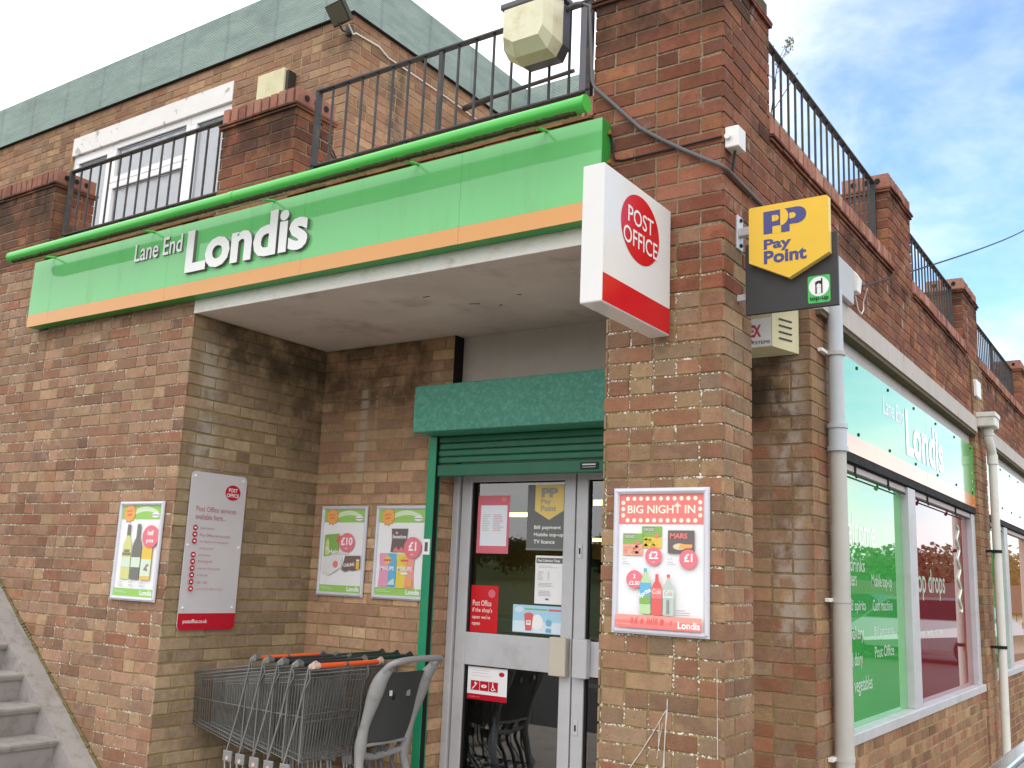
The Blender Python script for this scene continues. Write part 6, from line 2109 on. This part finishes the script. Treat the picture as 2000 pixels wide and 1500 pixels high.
# ---------------------------------------------------------------- ground and the street the windows mirror
def hgt(x, y):
    d = math.hypot(x - 4, y)
    z = 0.0
    if y > 30:
        z -= 3.0 * min(1, (y - 30) / 30.0)
    if d > 130:
        z += (d - 130) * 0.055
    if y < -60:
        z += (-60 - y) * 0.01
    return z
mb = MB()
N = 64
gx = [-300 + 600 * i / N for i in range(N + 1)]
vs = [(x, y, hgt(x, y) - 0.012) for y in gx for x in gx]
fs = [(j * (N + 1) + i, j * (N + 1) + i + 1, (j + 1) * (N + 1) + i + 1, (j + 1) * (N + 1) + i) for j in range(N) for i in range(N)]
mb.add(vs, fs, M_grass, True)
structure('ground', mb)
mb = MB(); mb.box(4.7, 40, -40, 28, -0.008, -0.004, M_asph); mb.box(-8, 4.7, -40, -2.4, -0.008, -0.004, M_asph); structure('car_park', mb)
mb = MB()
mb.box(XR - 0.1, 4.69, -2.39, 28, -0.004, 0.0, M_pave); mb.box(-8, XR - 0.101, -2.39, 1.35, -0.004, 0.0, M_pave)
structure('pavement', mb)
mb = MB()
def woods(mb, cx, cy, R0, R1, a0, a1, n, seed, hmin, hmax):
    r = random.Random(seed)
    for k in range(n):
        a = rad(r.uniform(a0, a1)); R_ = r.uniform(R0, R1)
        x, y = cx + R_ * math.cos(a), cy + R_ * math.sin(a)
        z0 = hgt(x, y); hh = r.uniform(hmin, hmax); w = hh * r.uniform(0.35, 0.55)
        mt = r.choice((M_leaf, M_leaf, M_leaf2))
        for q in range(150):
            d = Vector((r.gauss(0, 1), r.gauss(0, 1), r.gauss(0, 1))).normalized() * (r.random() ** 0.4)
            p = Vector((x + d.x * w, y + d.y * w, z0 + hh * 0.58 + d.z * hh * 0.42))
            s = hh * r.uniform(0.028, 0.06)
            u = Vector((r.gauss(0, 1), r.gauss(0, 1), r.gauss(0, 1))).normalized(); v = u.orthogonal().normalized()
            mb.add([tuple(p + u * s), tuple(p + v * s), tuple(p - u * s * 0.8), tuple(p - v * s)], [(0, 1, 2, 3)], mt)
woods(mb, 4, 0, 150, 215, 60, 100, 260, 1, 6, 11)
woods(mb, 4, 0, 140, 200, 205, 265, 420, 2, 4, 6.5)
tag(mb.build('distant_wood'), 'far off belt of trees on the rise beyond the car park', 'wood', None, 'stuff')

def house(x, y, w, d, rot, label, base):
    t = thing('terraced_house', (x, y, base), label, 'house', 'houses across the car park')
    M0 = Matrix.Translation((x, y, base)) @ Matrix.Rotation(rot, 4, 'Z')
    mb = MB(); mb.box(-w / 2, w / 2, -d / 2, d / 2, 0, 4.6, M_render, M=M0); mb.build('wall', t)
    mb = MB()
    P = [(-w / 2 - .3, -d / 2 - .4, 4.55), (w / 2 + .3, -d / 2 - .4, 4.55), (w / 2 + .3, 0, 6.6), (-w / 2 - .3, 0, 6.6), (-w / 2 - .3, d / 2 + .4, 4.55), (w / 2 + .3, d / 2 + .4, 4.55)]
    mb.add([tuple(M0 @ Vector(p)) for p in P], [(0, 1, 2, 3), (3, 2, 5, 4), (0, 3, 4), (1, 5, 2), (0, 4, 5, 1)], M_slate); mb.build('roof', t)
    for k in range(int(w // 3)):
        for z in (0.9, 3.0):
            xx = -w / 2 + 1.6 + 3 * k
            mb = MB(); mb.box(xx - .7, xx + .7, -d / 2 - .03, -d / 2 + .05, z, z + 1.2, M_white, M=M0)
            wn = mb.build('window', t)
            mb = MB(); mb.box(xx - .6, xx + .6, -d / 2 - .05, -d / 2 - .031, z + .1, z + 1.1, M_win, M=M0); mb.build('pane', wn)
for i in range(4):
    house(14 + 9.5 * i, 78 + 0.6 * i, 9, 7, 0.03, ('white rendered house mirrored in the green window', 'white rendered house mirrored beside the window mullion', 'white rendered house mirrored in the crimson window', 'white rendered house at the far end of the mirrored row')[i], -4.2)

def car(x, y, rot, label, mat):
    t = thing('parked_car', (x, y, 0), label, 'car', 'cars in the car park')
    M0 = Matrix.Translation((x, y, 0)) @ Matrix.Rotation(rot, 4, 'Z')
    def prof(pts, hw, mt, name, taper=1.0):
        mb = MB()
        n = len(pts)
        a = [tuple(M0 @ Vector((px_, -hw * (taper if pz > 0.85 else 1), pz))) for px_, pz in pts]
        b = [tuple(M0 @ Vector((px_, hw * (taper if pz > 0.85 else 1), pz))) for px_, pz in pts]
        mb.add(a + b, [tuple(range(n)), tuple(range(2 * n - 1, n - 1, -1))] + [(k, (k + 1) % n, n + (k + 1) % n, n + k) for k in range(n)], mt)
        return mb.build(name, t)
    bd = prof([(-2.05, .3), (2.05, .3), (2.1, .6), (2.0, .78), (1.1, .92), (.5, 1.42), (-1.2, 1.45), (-1.95, .95), (-2.1, .7)], .86, mat, 'body', .8)
    prof([(1.0, .95), (.48, 1.36), (-1.15, 1.39), (-1.75, .97)], .875, M_win, 'windows', .82)
    for wx in (-1.3, 1.3):
        for wy in (-.80, .80):
            mb = MB(); mb.tube([tuple(M0 @ Vector((wx, wy - .1, .31))), tuple(M0 @ Vector((wx, wy + .1, .31)))], .31, M_rub, 20); mb.build('wheel', t)
car(7.2, 21, 0.1, 'silver hatchback parked nearest the shop, mirrored in the green window', M_carpaint)
car(9.9, 24, 0.2, 'dark car parked behind the silver hatchback, mirrored in the crimson window', M_win)
t = thing('bollard', (5.6, 12.4, 0), 'dark bollard on the kerb mirrored in the crimson window', 'bollard')
mb = MB(); mb.tube([(5.6, 12.4, 0), (5.6, 12.4, 0.85), (5.6, 12.4, 0.9), (5.6, 12.4, 0.95)], [0.09, 0.085, 0.095, 0.05], M_lampback, 16); mb.build('shaft', t)
t = thing('street_lamp', (17.5, 62, -3), 'slim street lamp on the far side of the car park', 'lamp post')
mb = MB(); mb.tube([(17.5, 62, -3.2), (17.5, 62, 1.2), (17.3, 62, 1.5), (16.7, 62, 1.6)], 0.05, M_lampback, 8); mb.build('column', t)
mb = MB(); mb.box(16.3, 16.8, 61.9, 62.1, 1.54, 1.64, M_alud, 0.02); mb.build('lantern', t)
rl = thing('street_railing', (8, 27.5, 0), 'dark iron railing along the far edge of the car park', 'railing')
mb = MB()
for z in (0.15, 1.05):
    mb.box(4.7, 16, 27.48, 27.52, z, z + 0.04, M_iron)
mb.build('rails', rl)
for k in range(56):
    mb = MB(); x = 4.8 + 0.2 * k; mb.box(x - .01, x + .01, 27.485, 27.515, 0.0, 1.09, M_iron); mb.build('baluster', rl)
